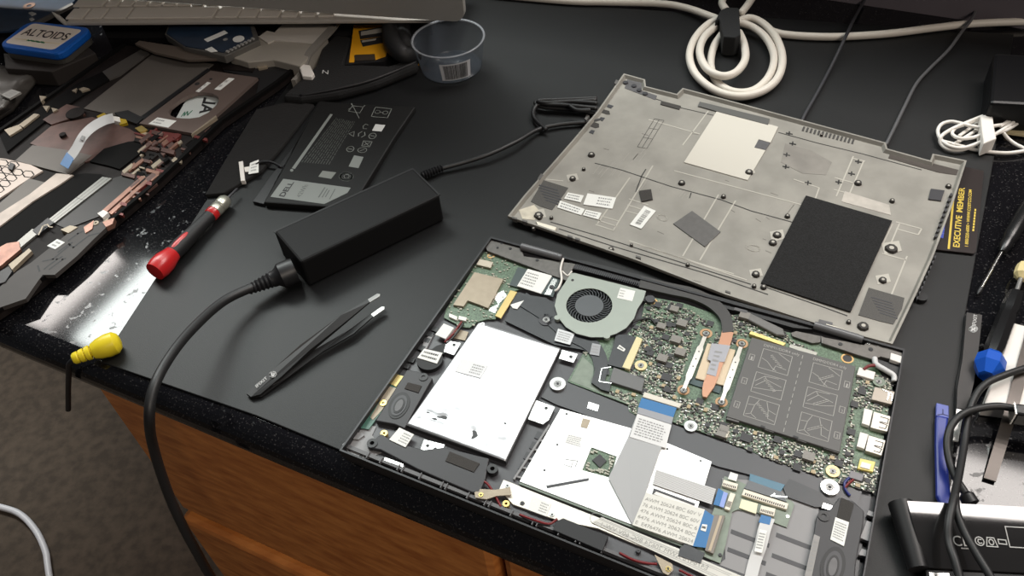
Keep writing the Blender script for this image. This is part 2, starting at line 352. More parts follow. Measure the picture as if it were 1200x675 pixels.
for x, y, k in ((775, 384, 0), (799, 381, 1), (792, 400, 1), (797, 415, 1), (776, 422, 1), (872, 372, 1), (790, 364, 0), (845, 510, 0), (947, 537, 1), (848, 505, 0)):
    place(GI[k], 'inductor', board, x, y, ZB)
for x, y, k in ((788, 362, 1), (832, 380, 0), (781, 443, 1), (760, 410, 0), (757, 352, 0), (780, 396, 0), (784, 381, 0), (874, 514, 1), (911, 516, 0), (935, 533, 0), (820, 471, 0), (1010, 460, 0), (838, 478, 0), (782, 457, 0), (768, 398, 2)):
    place(CI[k], 'chip', board, x, y, ZB)
BUSY = [[(650, 322), (668, 318), (760, 343), (750, 380), (735, 392), (660, 392)], [(876, 390), (1008, 426), (988, 536), (846, 492)], [(813, 398), (865, 405), (850, 475), (790, 465)], [(696, 394), (752, 394), (737, 436), (757, 448), (750, 462), (690, 455)],
        [(748, 460), (800, 475), (792, 500), (745, 488)], [(757, 330), (800, 342), (855, 370), (860, 395), (846, 405), (840, 385), (800, 357), (757, 347)], [(864, 392), (884, 398), (858, 480), (838, 474)], [(1000, 475), (1046, 485), (1034, 548), (1000, 545)],
        [(665, 447), (683, 413), (700, 425), (712, 460), (735, 470), (735, 478)], [(915, 375), (1058, 405), (1050, 445), (1000, 430), (925, 398)], [(816, 380), (840, 384), (838, 400), (816, 398)], ell(751, 428, 9, 8), ell(801, 457, 9, 8), ell(976, 552, 11, 9), ell(809, 499, 9, 8), ell(845, 471, 10, 9)]
spots = []
def scatter(P, count, mind):
    xs = [p[0] for p in P]; ys = [p[1] for p in P]; out = []; tries = 0
    while len(out) < count and tries < 40000:
        tries += 1; x, y = random.uniform(min(xs), max(xs)), random.uniform(min(ys), max(ys))
        if inpoly(x, y, P) and not any(inpoly(x, y, b) for b in BUSY) and all((x-a)**2+(y-b_)**2 > mind**2 for a, b_ in out): out.append((x, y))
    return out
for i, (x, y) in enumerate(scatter(MB, 62, 9)):
    place(CI[(2, 3, 2, 0, 3)[i % 5]], 'chip', board, x, y, ZB, random.choice((0, math.pi/2)))
def tiny(name, P, par, cnt, m, mind=2.6, size=1.1, h=.0007):
    ax = (U(1060, 409)-U(575, 277)).normalized(); ay = Vector((-ax.y, ax.x, 0)); V, Fc = [], []
    for (x, y) in scatter(P, cnt, mind):
        c = U(x, y, ZB+h); w, d = random.choice(((.0011, .0006), (.0006, .0011), (.0014, .0009), (.0008, .0008))); w *= size; d *= size
        vs, fs = prism_vf([c+ax*i*w+ay*j*d for i, j in ((-1, -1), (1, -1), (1, 1), (-1, 1))], None, ZB); k = len(V); V += vs; Fc += [tuple(q+k for q in f) for f in fs]
    return mesh(name, V, Fc, m, par, kind='stuff')
tiny('capacitors', MB, board, 1000, M('solder and ceramic', (150, 148, 134), .35, .2), mind=2.1, size=.72)
tiny('solder_joints', MB, board, 500, M('bright solder', (205, 204, 200), .3, .3), mind=2.4, size=.5, h=.0005)
tiny('resistors', MB, board, 800, M('dark resistor', (46, 42, 39), .5), mind=2.2, size=.85)
tiny('capacitors', IO, io, 130, M('solder and ceramic', (150, 148, 134), .35, .2), size=.7)
LG = [p for p in MB]
# screws with rings on the board
for x, y, r, rm in ((751, 428, 4.2, M('tinned ring', (190, 172, 130), .35, .4)), (976, 552, 4.6, M('tinned ring', (190, 172, 130), .35, .4)), (809.5, 499, 4.4, steel)): screw(board, x, y, r, .0108, steel, rm, zb=ZB)
disc('pad_ring', 766, 353, 4.5, ZB, ZB+.0004, gold, board, rin=2.5); screw(board, 763, 350, 4.4, .0115, dark, zb=ZB)
disc('pad_ring', 993, 420, 7.2, ZB, ZB+.0003, gold, board, rin=5.4); disc('hole', 993, 420, 5.2, ZB, ZB+.0002, black, board)
disc('hole', 1018.5, 566.5, 3.6, ZB, ZB+.0003, black, board); disc('pad_ring', 1018.5, 562, 1.8, ZB, ZB+.0003, chrome, board, rin=.9)
# sockets on the right side
for q, q2 in (([(1013, 478), (1023, 481), (1019, 499), (1010, 496)], [(1024, 482), (1044, 488), (1040, 506), (1020, 501)]), ([(1008, 506), (1018, 509), (1013, 526), (1004, 523)], [(1018, 510), (1038, 516), (1033, 534), (1014, 528)])):
    poly('connector', q, .0122, ZB, white, board, bevel=.0003)
    u = poly('usb_socket', q2, .0124, ZB, M('usb shell', (186, 180, 170), .3, .4), board, bevel=.0003)
    strokes('spring_slot', [[(.45, .2), (.9, .2), (.9, .5), (.5, .5)], [(.45, .55), (.9, .6), (.85, .85), (.5, .85)]], .0006, q2, .01247, ink, u)
poly('hdmi_socket', [(1025, 453), (1049, 459), (1045, 474), (1021, 468)], .0122, ZB, M('worn tan shell', (150, 142, 132), .4, .5), board, bevel=.0003)
strokes('bright_spring', [[(.4, .95), (.9, .8), (.95, .3)], [(.75, .8), (.75, .25)]], .0009, [(1021, 468), (1045, 474), (1049, 459), (1025, 453)], .0124, chrome, board)
screw(board, 1030, 447, 4, .0112, steel, pcbl, zb=ZB)
poly('connector', [(1007, 430), (1026, 436), (1024, 445), (1004, 439)], .0116, ZB, white, board, bevel=.0003)
yc = poly('connector', [(1008, 537), (1026, 541), (1023, 553), (1005, 549)], .0112, ZB, M('yellow cream connector', (222, 205, 120), .4), board, bevel=.0003)
poly('latch', [(1010, 541), (1021, 544), (1019, 550), (1008, 547)], .0118, .0112, white, yc)
poly('connector', [(997, 551), (1013, 556), (1010, 564), (994, 559)], .0112, ZB, M('grey connector', (110, 108, 112), .4), board, bevel=.0003)
poly('connector', [(843, 501), (855, 505), (852, 513), (841, 509)], .0114, ZB, M('pale connector', (205, 200, 185), .4), board, bevel=.0003)
# power jack
jack = poly('power_jack', [(1044, 413), (1059, 418), (1057, 426), (1043, 421)], .0128, .0095, white, LB, bevel=.0004)
tube('white_wires', [(1025, 420, .0115), (1027, 427, .0125), (1038, 434, .0125), (1047, 440, .012), (1048, 447, .011)], .0019, M('white wire bundle', (205, 205, 205), .4), jack)
tube('red_wire', [(1012, 433, .0115), (1018, 429, .0125), (1026, 428, .0125)], .0011, redw, jack)
poly('socket_pocket', [(1029, 421), (1056, 430), (1051, 452), (1040, 448), (1026, 428)], .0098, .0086, black, jack)
# card slots near the top of the memory shield
poly('flex_connector', [(880, 388), (921, 402), (918, 405), (878, 391)], .0121, ZB, M('gold contact strip', (220, 200, 130), .3, .4), board)
poly('flex_connector', [(926, 403), (958, 413), (956, 417), (925, 407)], .0112, ZB, M('silver contact strip', (165, 163, 155), .3, .5), board)
# ------------------------------------------------ memory shield
SH = [(881, 395), (1003, 429), (984, 530), (851, 488)]
sm = M('dark grey shield sheet', (84, 83, 82), .5)
shd = poly('memory_shield', SH, .0124, .0100, sm, LB, bevel=.0004)
SQ = [SH[3], SH[2], SH[1], SH[0]]; zs = .01255
fm = quadmap(SQ, zs)
lines = []
def boxl(a, b, c, d): return [(a, b), (c, b), (c, d), (a, d), (a, b)]
cells = [(.14, .66, .42, .9), (.14, .36, .42, .60), (.14, .07, .42, .30), (.62, .66, .89, .9), (.62, .36, .89, .60), (.62, .07, .89, .30)]
for a, b, c, d in cells: lines.append(boxl(a, b, c, d))
rnd = random.Random(4)
for i, (a, b, c, d) in enumerate(cells):
    def q(u, v): return (a+(c-a)*u, b+(d-b)*v)
    if i % 3 == 0: lines += [[q(.05, .5), q(.25, .4), q(.45, .15), q(.6, .05)], [q(.55, .95), q(.95, .7)], [q(.5, .05), q(.55, .3), q(.9, .25)]]
    if i % 3 == 1: lines += [[q(.05, .55), q(.3, .9), q(.75, .95)], [q(.1, .35), q(.4, .75), q(.9, .6)], [q(.05, .2), q(.55, .3), q(.95, .45)], [q(.3, .9), q(.4, .75)]]
    if i % 3 == 2: lines += [[q(.05, .6), q(.25, .65), q(.35, .95)], [q(.25, .65), q(.2, .2), q(.05, .1)], [q(.6, .95), q(.7, .6), q(.95, .5)], [q(.7, .6), q(.75, .2), q(.95, .15)], [q(.2, .2), q(.4, .05)]]
    for k in range(5):
        u0 = .3+.09*k; v0 = .3+.08*(k if i < 3 else k)
        if i < 3: v0 = .75-.1*k
        lines.append([q(u0, v0), q(u0+.06, v0+.05)]); lines.append([q(u0+.02, v0-.07), q(u0+.1, v0-.01)])
    sx = .035 if i < 3 else .93
    lines.append(boxl(sx, b+.06, sx+.045, b+.13)) 
for k in range(12): lines.append([(.51, .03+.08*k), (.51, .07+.08*k)])
strokes('diagram', lines, .00042, SQ, zs, M('light grey print', (160, 158, 154), .6), shd)
for i, ch in enumerate('123'):
    for sx, bb in ((.035, cells[i][1]), (.93, cells[i+3][1])):
        f4 = [(sx+.015, bb+.075), (sx+.03, bb+.075), (sx+.03, bb+.118), (sx+.015, bb+.118)]
        def uvpx(u, v):
            p = lerp(lerp(SQ[0], SQ[1], u), lerp(SQ[3], SQ[2], u), v); return p
        text('number', ch, [uvpx(*p) for p in f4], zs, MATS['light grey print'], shd)
for s, u0, u1 in (('DIMM1/DDR4 only', .13, .47), ('DIMM2/DDR4 only', .60, .92)):
    text('lettering', s, [uvpx(u0, .925), uvpx(u1, .925), uvpx(u1, .965), uvpx(u0, .965)], zs, MATS['light grey print'], shd)
multi('clip_slot', [[(892, 498), (897, 500), (896, 502), (891, 500)], [(930, 510), (936, 512), (935, 514), (929, 512)]], .0126, .012, ink, shd)
multi('shield_leg', [[(852, 489), (866, 493), (866, 495), (851, 491)], [(895, 501), (907, 505), (907, 507), (895, 503)], [(933, 513), (945, 517), (945, 519), (933, 515)], [(965, 523), (983, 529), (983, 531), (965, 525)]], .0119, ZB, sm, shd)
# ------------------------------------------------ fan and heat pipe
fanm = M('sage grey fan housing', (150, 158, 150), .5, .2, noise=.04, nscale=30)
FO = [(669, 320), (674, 320), (757, 341), (754, 351), (747, 362), (743, 373), (734, 384), (722, 391), (708, 395), (692, 395), (676, 391), (663, 383), (654, 372), (650, 358), (653, 345), (661, 333)]
FC = (690.5, 357.5)
cw = U(*FC, .0128); rr = sz(27, *FC, .0128)
hole = []
for k in range(32):
    a = 2*math.pi*k/32; hole.append(Vector((cw.x+rr*math.cos(a), cw.y+rr*math.sin(a), .0128)))
vs, fs = prism_vf(W(FO, .0128), None, .0122, [hole]); fan = mesh('cooling_fan', vs, fs, fanm, LB)
wallo = W(FO, .0122); wallc = sum(wallo, Vector())/len(wallo); walli = [p+(wallc-p)*.03 for p in wallo]
vs, fs = prism_vf(wallo, None, .0075, [walli]); mesh('housing_wall', vs, fs, dark, fan)
poly('fan_floor', FO, .0078, .0072, black, fan)
bl = []; blv, blf = [], []
for k in range(33):
    a = 2*math.pi*k/33; da = .19
    p = [(rr*.64, a), (rr*.82, a+da*.6), (rr*.97, a+da*1.7)]
    for (r0, a0), (r1, a1) in zip(p, p[1:]):
        q0 = Vector((cw.x+r0*math.cos(a0), cw.y+r0*math.sin(a0), .0121)); q1 = Vector((cw.x+r1*math.cos(a1), cw.y+r1*math.sin(a1), .0121))
        nn = (q1-q0).normalized(); nn = Vector((-nn.y, nn.x, 0))*.00022; kk = len(blv)
        vs, fs = prism_vf([q0-nn, q1-nn, q1+nn, q0+nn], None, .0082); blv += vs; blf += [tuple(i+kk for i in f) for f in fs]
hv, hf = disc_vf(cw, rr*.64, .008, .0124, 32, rtop=rr*.62); kk = len(blv); blv += hv; blf += [tuple(i+kk for i in f) for f in hf]
mesh('rotor', blv, blf, M('graphite rotor', (72, 76, 80), .4), fan)
sticker('label', [(723, 349), (741, 353), (744.5, 341), (727, 337)], .0130, fan, lines=3, x0=.06, x1=.42)
screw(fan, 671, 328, 2, .0131, black); disc('tab', 711, 393.5, 4, .0105, .0131, fanm, fan); disc('tab', 653, 372, 3.5, .0105, .0131, fanm, fan)
disc('mount_ear', 762, 350, 5.6, .0095, .0120, dark, fan)
pipe = M('black heat pipe', (52, 50, 49), .45)
def strip(name, path, wpx, zt, th, m, par=None, taper=None):
    """flat band following a path of pixels"""
    P = catmull([Vector((p[0], p[1], p[2] if len(p) > 2 else zt)) for p in path], 8); L, R_ = [], []
    for i, p in enumerate(P):
        t = (P[min(i+1, len(P)-1)]-P[max(i-1, 0)]); t.z = 0; t.normalize(); w_ = wpx/2*(taper(i/(len(P)-1)) if taper else 1); nn = Vector((-t.y, t.x, 0))*w_
        L.append((p+nn).to_tuple()); R_.append((p-nn).to_tuple())
    n = len(P); top = [U(*p) for p in L]+[U(*p) for p in R_]; vs = top+[Vector((p.x, p.y, p.z-th)) for p in top]; fs = []
    for i in range(n-1):
        fs += [(i, i+1, n+i+1, n+i), (2*n+i, 2*n+i+1, 3*n+i+1, 3*n+i), (i, i+1, 2*n+i+1, 2*n+i), (n+i, n+i+1, 3*n+i+1, 3*n+i)]
    fs += [(0, n, 3*n, 2*n), (n-1, 2*n-1, 4*n-1, 3*n-1)]
    return mesh(name, vs, fs, m, par)
hp = strip('heat_pipe', [(750, 330), (785, 338), (812, 344), (835, 355), (850, 371), (853, 389)], 13, .0128, .0028, pipe, LB)
strip('copper_section', [(853, 388), (851, 396), (847, 408), (841, 424), (834, 443), (828, 457), (826, 465)], 13.5, .0126, .0022, copper, hp, taper=lambda t: 1 if t < .75 else max(.35, 1-(t-.75)*2.7))
poly('cold_plate', [(829, 402), (862, 410), (849, 452), (815, 443)], .0114, .0098, M('pale nickel copper plate', (190, 172, 146), .4, .2), hp, bevel=.0002)
poly('processor_edge', [(811, 441), (846, 453), (843, 461), (807, 449)], .0102, ZB, M('blue green substrate', (48, 70, 72), .4), board)
lb = sticker('silver_label', [(828, 438), (839, 441), (843, 424), (849, 424), (856, 405), (834, 402), (829, 421), (833, 423)], .01285, hp, m=M('silver label', (150, 150, 156), .4, .2), t=.0002)
marks('print', [(.1, .1+.16*k, .75-.1*(k % 2), .16+.16*k) for k in range(5)], [(830, 436), (838, 438), (853, 407), (838, 404)], .01295, greyink, lb)
def arm(a, b, n):
    o = strip('spring_arm', [(a[0], a[1], .0122), lerp(a, b, .3)+(.0128,), lerp(a, b, .6)+(.0128,), (b[0], b[1], .0122)], 6.6, .0124, .0007, M('white nickel', (204, 200, 192), .3, .3), hp, taper=lambda t: 1.15 if .25 < t < .8 else .7)
    for p in (a, b):
        disc('copper_ring', p[0], p[1], 7.2, ZB, ZB+.0004, M('tan ring', (172, 136, 102), .45, .3), o, rin=4.5); screw(o, p[0], p[1], 4, .0133, steel, zb=.0124)
    for t in (.32, .45, .58): disc('hole', *lerp(a, b, t), .9, .0127, .01295, ink, o, 10)
arm((827.5, 390.5), (801, 457), 0); arm((869.5, 402.5), (845.5, 471), 1)
# ------------------------------------------------ wireless card, flex tapes
wf = poly('wireless_card', [(607, 313), (657, 326), (648, 348), (597, 334)], .0105, .0098, M('dark teal card', (52, 66, 66), .4), LB)
ws = sticker('label', [(606, 335), (634, 344), (647, 323), (618.5, 315)], .0113, wf, lines=5, x0=.05, x1=.6, t=.0008)
poly('antenna_end', [(648, 326), (653, 328), (645, 346), (638, 345)], .0108, .0098, chrome, wf); screw(wf, 646.5, 336, 3.4, .0114, dark)
tube('antenna_wire', [(660, 303, .013), (657, 315, .0135), (658, 328, .013), (654, 338, .0125), (650, 341, .0115)], .0009, white, LB)
tube('antenna_wire', [(659, 318, .012), (665, 323, .012), (670, 318, .012)], .0007, white, LB)
tape = M('black flex tape', (30, 32, 37), .35, bump=.15, bscale=120)
poly('flex_film', [(604, 343), (640, 349), (650, 356), (653, 372), (662, 388), (690, 397), (703, 400), (697, 420), (684, 410), (650, 404), (592, 376)], .0097, .0085, tape, LB)
strip('flex_tape', [(612, 350), (640, 368), (664, 388), (690, 402), (702, 418), (706, 440)], 17, .0104, .0004, tape, LB)
poly('film_tag', [(614, 352), (606, 362), (601, 361), (598, 357)], .0105, .0099, paper, LB)
poly('gold_connector', [(598, 340), (606, 342), (587, 373), (580, 370)], .0106, .0094, M('yellow gold bar', (198, 176, 112), .4, .2), LB, bevel=.0002)
sticker('flex_label', [(649.5, 399), (668, 404), (673.5, 391), (654, 385)], .0110, LB, lines=4, m=M('silver tag', (196, 198, 200), .4, .1))
sticker('flex_label', [(691, 415), (702, 417), (704, 404), (694, 402)], .0111, LB, lines=3, m=M('grey tag', (150, 152, 156), .4))
fl2 = poly('display_flex', [(722, 392), (735, 392), (746, 395), (732, 432), (712, 427), (718, 408)], .0112, .0096, tape, LB)
sticker('number_tag', [(723, 408), (731, 412), (733, 409), (726, 404)], .0115, fl2, lines=1, inkm=ink)
poly('gold_connector', [(746, 394), (753, 397), (738, 433), (729, 430)], .0116, ZB, M('pale yellow connector', (212, 202, 156), .4), LB, bevel=.0003)
poly('metal_latch', [(719, 430), (756, 444), (752, 459), (714, 447)], .0116, ZB, M('grey latch', (92, 92, 92), .4), LB, bevel=.0004)
poly('latch_tape', [(700, 426), (713, 429), (709, 446), (716, 449), (714, 459), (704, 456), (693, 448)], .0114, ZB, tape, LB)
strokes('latch_wire', [[(.0, 0), (.1, .9), (.9, 1)], [(0, 0), (.95, -.05)]], .0005, [(702, 447), (717, 448), (717, 430), (704, 430)], .0118, chrome, LB)
tube('thin_cable', [(741, 378, .0105), (752, 374, .011), (762, 374, .011), (768, 380, .0105)], .0008, black, LB)
# ------------------------------------------------ spine, drive, touchpad
sp_ = poly('spine', [(657, 432), (662, 447), (737, 477), (748, 490), (762, 488), (850, 519), (1010, 576), (1004, 600), (975, 596), (960, 585), (905, 563), (840, 546), (740, 505), (652, 474), (634, 465)], .0088, ZF, spine, LB)
poly('grille_clip', [(690, 471), (702, 475), (700, 482), (688, 478)], .0093, .0088, chrome, sp_)
screw(sp_, 653.5, 449.5, 5.4, .0112, steel, steel, zb=.0088); screw(sp_, 972.5, 570.5, 6, .0112, steel, chrome, zb=.0088)
screw(LB, 640, 374.5, 5, .0108, steel, dark)
multi('deck_cell', [[(x, y), (x+10, y+3.5), (x+6, y+12), (x-4, y+8)] for x, y in ((630, 505), (624, 517), (617, 529), (611, 541), (644, 505), (638, 517), (631, 530), (624, 543), (606, 552), (618, 555))], .0080, ZF, dark, LB)
for q in ([(643, 497), (645, 498), (603, 562), (601, 561)], [(657, 497), (659, 498), (616, 564), (614, 563)]): poly('lattice_rail', q, .0092, ZF, silver, LB)
for k in range(6): poly('lattice_rung', [(640-7.3*k, 504+10.5*k), (654-7.3*k, 508+10.5*k), (653.5-7.3*k, 510+10.5*k), (639.5-7.3*k, 506+10.5*k)], .0090, ZF, silver, LB)
FQ = [(477, 497), (592, 540), (656.5, 408), (561, 378)]
drive = poly('hard_drive', [(560, 379), (657, 409), (593, 541), (476, 498)], .0118, .0078, M('black drive tray', (48, 48, 50), .5), LB)
foilm = M('crinkled silver foil', (214, 216, 219), .40, .7, bump=.2, bscale=40)
fq = quadmap(FQ, .0122); N = 64; V = []; Fc = []
import mathutils
for j in range(N+1):
    for i in range(N+1):
        u, v_ = i/N, j/N; p = fq(u, v_); e = min(u, 1-u, v_, 1-v_)
        amp = .0002+(.0046)*max(0, .42-v_)+(.0040*max(0, v_-.74) if u < .65 else 0)
        nz = .5-abs(mathutils.noise.noise(Vector((u*5+.3, v_*11, 1))))*1.1-abs(mathutils.noise.noise(Vector((u*9, v_*24, 7))))*.55+.2*mathutils.noise.noise(Vector((u*16, v_*22, 5)))
        p.z = .0122+(amp*nz*min(1, e*12)); V.append(p)
for j in range(N):
    for i in range(N): a = j*(N+1)+i; Fc.append((a, a+1, a+N+2, a+N+1))
nb = len(V); per = [i for i in range(N+1)]+[j*(N+1)+N for j in range(1, N+1)]+[N*(N+1)+i for i in range(N-1, -1, -1)]+[j*(N+1) for j in range(N-1, 0, -1)]
V += [Vector((V[i].x, V[i].y, .0118)) for i in per]; Fc += [(per[k], per[(k+1) % len(per)], nb+(k+1) % len(per), nb+k) for k in range(len(per))]
foil = mesh('foil_wrap', V, Fc, foilm, drive, smooth=True)
sticker('label', [(533, 435), (563, 443), (572, 428), (541, 420)], .0128, foil, lines=4, x0=.5, x1=.98, m=M('pale foil label', (214, 216, 218), .5), t=.0006)
tabm = M('bracket steel', (205, 205, 203), .25, .85)
for q, hs in (([(659, 410), (677, 415), (672, 425), (655, 420)], ((669, 418),)), ([(628, 469), (650, 477), (643, 492), (636, 497), (619, 491)], ((640, 478),)), ([(497, 515), (521, 521), (518, 529), (513, 534), (507, 533), (493, 526)], ((501, 522), (510, 526))), ([(524, 399), (540, 402), (532, 416), (520, 412)], ((532, 404),))):
    t_ = poly('bracket_tab', q, .0108, .0101, tabm, drive)
    for h_ in hs: disc('hole', h_[0], h_[1], 2.1, .0107, .0110, ink, t_, 14)
disc('bracket_pin', 565, 380, 3, .0118, .0126, chrome, drive, rin=1.4)
TP = [(609, 564), (804, 639), (834, 541), (743, 503), (657, 479)]
padm = M('touchpad steel plate', (226, 225, 222), .32, .55, bump=.06, bscale=40)
tp = poly('touchpad', TP, .0096, .0084, padm, LB, holes=[[(693, 524), (723, 535), (715, 560), (682, 551)]])
poly('rear_film', [(608, 567), (803, 642), (804, 638), (610, 562)], .0090, .0080, M('grey green film', (110, 122, 112), .5), tp)
tpb = poly('touchpad_board', [(692, 523), (724, 534), (716, 561), (681, 552)], .0089, .0083, pcb, tp)
poly('chip', [(703, 532), (711, 540), (703, 548), (694, 539)], .0099, .0089, chipm, tpb)
BUSY2 = BUSY; BUSY = [[(690, 530), (714, 530), (714, 550), (690, 550)]]; tiny('capacitors', [(694, 527), (720, 536), (713, 557), (686, 550)], tpb, 26, M('solder and ceramic', (150, 148, 134), .35, .2), size=.8); BUSY = BUSY2
poly('stiffener_slot', [(640, 569), (690, 560), (690, 563), (641, 572)], .00985, .0095, dark, tp)
strokes('punched_slot', [[(.1, .1), (.6, .1), (.6, .6)], [(.1, .6), (.9, .8), (.85, .3)]], .0006, [(659, 545), (676, 551), (679, 538), (663, 533)], .00972, greyink, tp)
for x, y in ((653, 521), (638, 551), (664, 485), (821, 540), (782, 526)): disc('hole', x, y, 1.4, .0095, .00975, ink, tp, 10)
sticker('label', [(660, 520), (682, 527), (686, 512), (665, 507)], .00975, tp, lines=5, m=M('frosted print label', (205, 203, 200), .4, .3), t=.0001)
poly('cut_out', [(766, 572), (815, 590), (812, 596), (764, 579)], .00975, .0095, dark, tp); poly('cut_fill', [(769, 576), (814, 593), (813, 595), (766, 579)], .0098, .0096, white, tp)
poly('grey_tab', [(683, 490), (692, 492), (688, 502), (680, 500)], .0099, .0096, tan, tp)
# bracket in front of the touchpad
br = poly('touchpad_bracket', [(585, 573), (590, 562), (603, 567), (612, 571), (690, 602), (801, 645), (797, 655), (745, 638), (700, 619), (655, 610), (643, 606), (601, 591)], .0094, .0082, M('pale bracket metal', (214, 210, 200), .4, .4), LB, bevel=.0002)
sticker('label', [(618, 597), (640, 605), (646, 590), (624, 581)], .0098, br, lines=4, x0=.52, x1=.96)
for x, y, m_ in ((647, 603, steel), (612, 589.5, dark), (748, 645, dark), (594.5, 569, steel)): screw(br, x, y, 3.2, .0099, m_)
strokes('press_mark', [[(.5+.5*math.cos(a), .5+.5*math.sin(a)) for a in [math.pi*2*k/20 for k in range(21)]]], .0003, [(691, 614), (708, 616), (708, 602), (692, 600)], .0096, greyink, br)
# ribbons
rib1 = M('silver ribbon cable', (150, 150, 151), .3, .0, bump=.1, bscale=30)
rb = poly('wide_ribbon', [(747, 484), (787, 497, .0106), (782, 512, .0108), (773, 529, .0112), (745, 612, .0106), (741, 615, .0106), (713, 560, .0112), (736, 512, .0108)], .0106, 0, rib1, LB, thick=.0003)
multi('blue_stiffener', [[(752, 466), (793, 478), (789, 489), (748, 477)]], .0108, .0104, blue, rb)
poly('grey_edge', [(748, 477), (789, 489), (787, 497), (747, 484)], .01085, .0104, M('ribbon grey', (140, 142, 148), .4), rb)
sticker('label', [(738, 512), (780, 525), (787, 498), (747, 485)], .0112, rb, lines=7, x0=.08, x1=.9, m=M('pearl label', (208, 208, 208), .4), t=.0003)
poly('ribbon_latch', [(755, 459), (799, 473), (796, 478), (753, 465)], .0112, ZB, M('ivory latch', (205, 200, 188), .4), rb, bevel=.0003)
rb2 = poly('folded_ribbon', [(757, 577), (826, 597), (813, 640), (741, 615)], .0110, 0, M('cream ribbon cable', (206, 205, 198), .4), LB, thick=.0003)
pi_ = M('ribbon print', (150, 150, 146), .6)
TQ = [(741, 615), (813, 640), (826, 597), (757, 577)]
def tq(u, v): return lerp(lerp(TQ[0], TQ[1], u), lerp(TQ[3], TQ[2], u), v)
for i, s in enumerate(('E  E476476 AWM 20624', '6476 AWM 20624 80C', '476 AWM 20624 80C 6', '76 AWM 20624 80C 60V', 'AWM 20624 80C 60V V')):
    v0 = .06+.18*i; text('lettering', s, [tq(.03, v0), tq(.97, v0), tq(.97, v0+.1), tq(.03, v0+.1)], .01113, pi_, rb2)
poly('blue_stiffener', [(826, 597.5), (837, 605), (828, 642), (812, 640)], .0111, .0106, blue, rb2)
sticker('number_tag', [(821, 621), (827, 623), (829, 615), (823, 614)], .0114, rb2, lines=1, inkm=ink)
poly('connector', [(837, 603), (850, 604), (836, 649), (826, 645)], .0112, .0092, M('brown grey connector', (118, 110, 102), .4), LB, bevel=.0003)
poly('latch_bar', [(843.5, 604), (846.5, 604.5), (833, 646), (830, 645)], .0115, .0112, M('latch tan', (176, 160, 136), .4), LB)
rb3 = poly('narrow_ribbon', [(769, 550), (839, 573), (834, 591), (765, 567)], .0106, 0, M('white ribbon cable', (196, 196, 196), .4), LB, thick=.0003)
strokes('conductor', [[(0, .1*k), (1, .1*k)] for k in range(1, 10)], .00025, [(765, 567), (834, 591), (839, 573), (769, 550)], .01068, greyink, rb3)
poly('blue_stiffener', [(842, 572), (848, 576), (843, 593), (836, 591)], .0107, .0102, blue, rb3); poly('pale_stiffener', [(848, 576), (853, 578), (848, 595), (843, 593)], .0107, .0102, M('lilac blue', (130, 150, 210), .4), rb3)
# daughter board of the touchpad and buttons
DB = [(846, 567), (849, 558), (860, 561), (873, 567), (928, 587), (931, 591), (922, 618), (893, 607), (889, 601), (864, 597), (858, 600), (850, 640), (844, 660), (814, 648), (835, 601), (838, 592)]
db = poly('button_board', DB, .0091, .0083, pcbl, LB)
def conn(q, m=white, teeth=8):
    o = poly('connector', q, .0110, .0090, M('ivory connector', (222, 214, 198), .4) if m is white else m, db, bevel=.0002)
    marks('pin_row', [(.06+.9*k/teeth, .15, .06+.9*k/teeth+.5/teeth, .5) for k in range(teeth)], [q[3], q[2], q[1], q[0]], .01107, ink, o)
conn([(848, 562), (865, 567), (863, 574), (846, 569)]); conn([(872, 573), (924, 590), (922, 597), (869, 580)], teeth=20); conn([(856, 577), (862, 579), (855, 598), (849, 596)], teeth=7)
conn([(892, 592), (909, 596), (907, 605), (890, 600)])
poly('pale_pad', [(869, 585), (888, 590), (886, 602), (866, 595)], .0098, .009, M('cream pad', (226, 222, 190), .5), db)
screw(db, 844, 650, 2.6, .0099, dark); disc('pad_ring', 923, 605, 2, .0091, .0094, chrome, db, rin=1)
poly('paper_tab', [(856, 553), (865, 556), (863, 564), (853, 561)], .0108, .0105, paper, db)
poly('blue_film', [(879, 555), (920, 568), (915, 576), (878, 563)], .0095, .0089, M('cyan clear film', (26, 92, 118), .25), LB)
poly('grey_film', [(878, 563), (915, 576), (922, 588), (872, 572)], .0098, .0092, M('grey clear film', (72, 75, 80), .3), LB)
strokes('film_edge', [[(0, 0), (1, .1)], [(0, 0), (.2, .5)]], .0008, [(904, 581), (922, 583), (922, 576), (904, 576)], .0100, chrome, LB)
poly('black_tape', [(925, 561), (962, 577), (979, 594), (955, 594), (922, 582), (918, 572)], .0094, .0087, tape, LB)
rb4 = strip('button_ribbon', [(901, 606, .0107), (896, 620, .0112), (891, 640, .0105), (884, 660, .0095), (877, 690, .009)], 15, .01, .0003, M('white ribbon cable', (196, 196, 196), .4), LB)
poly('blue_stiffener', [(892, 603), (904, 606), (902, 615), (889, 612)], .0112, .0107, blue, rb4)
sticker('label', [(868, 676), (880, 680), (890, 634), (889, 633)], .0113, rb4, lines=0) if False else None
sticker('label', [(884, 646), (893, 648), (899, 622), (890, 620)], .0116, rb4, lines=6, t=.0004)
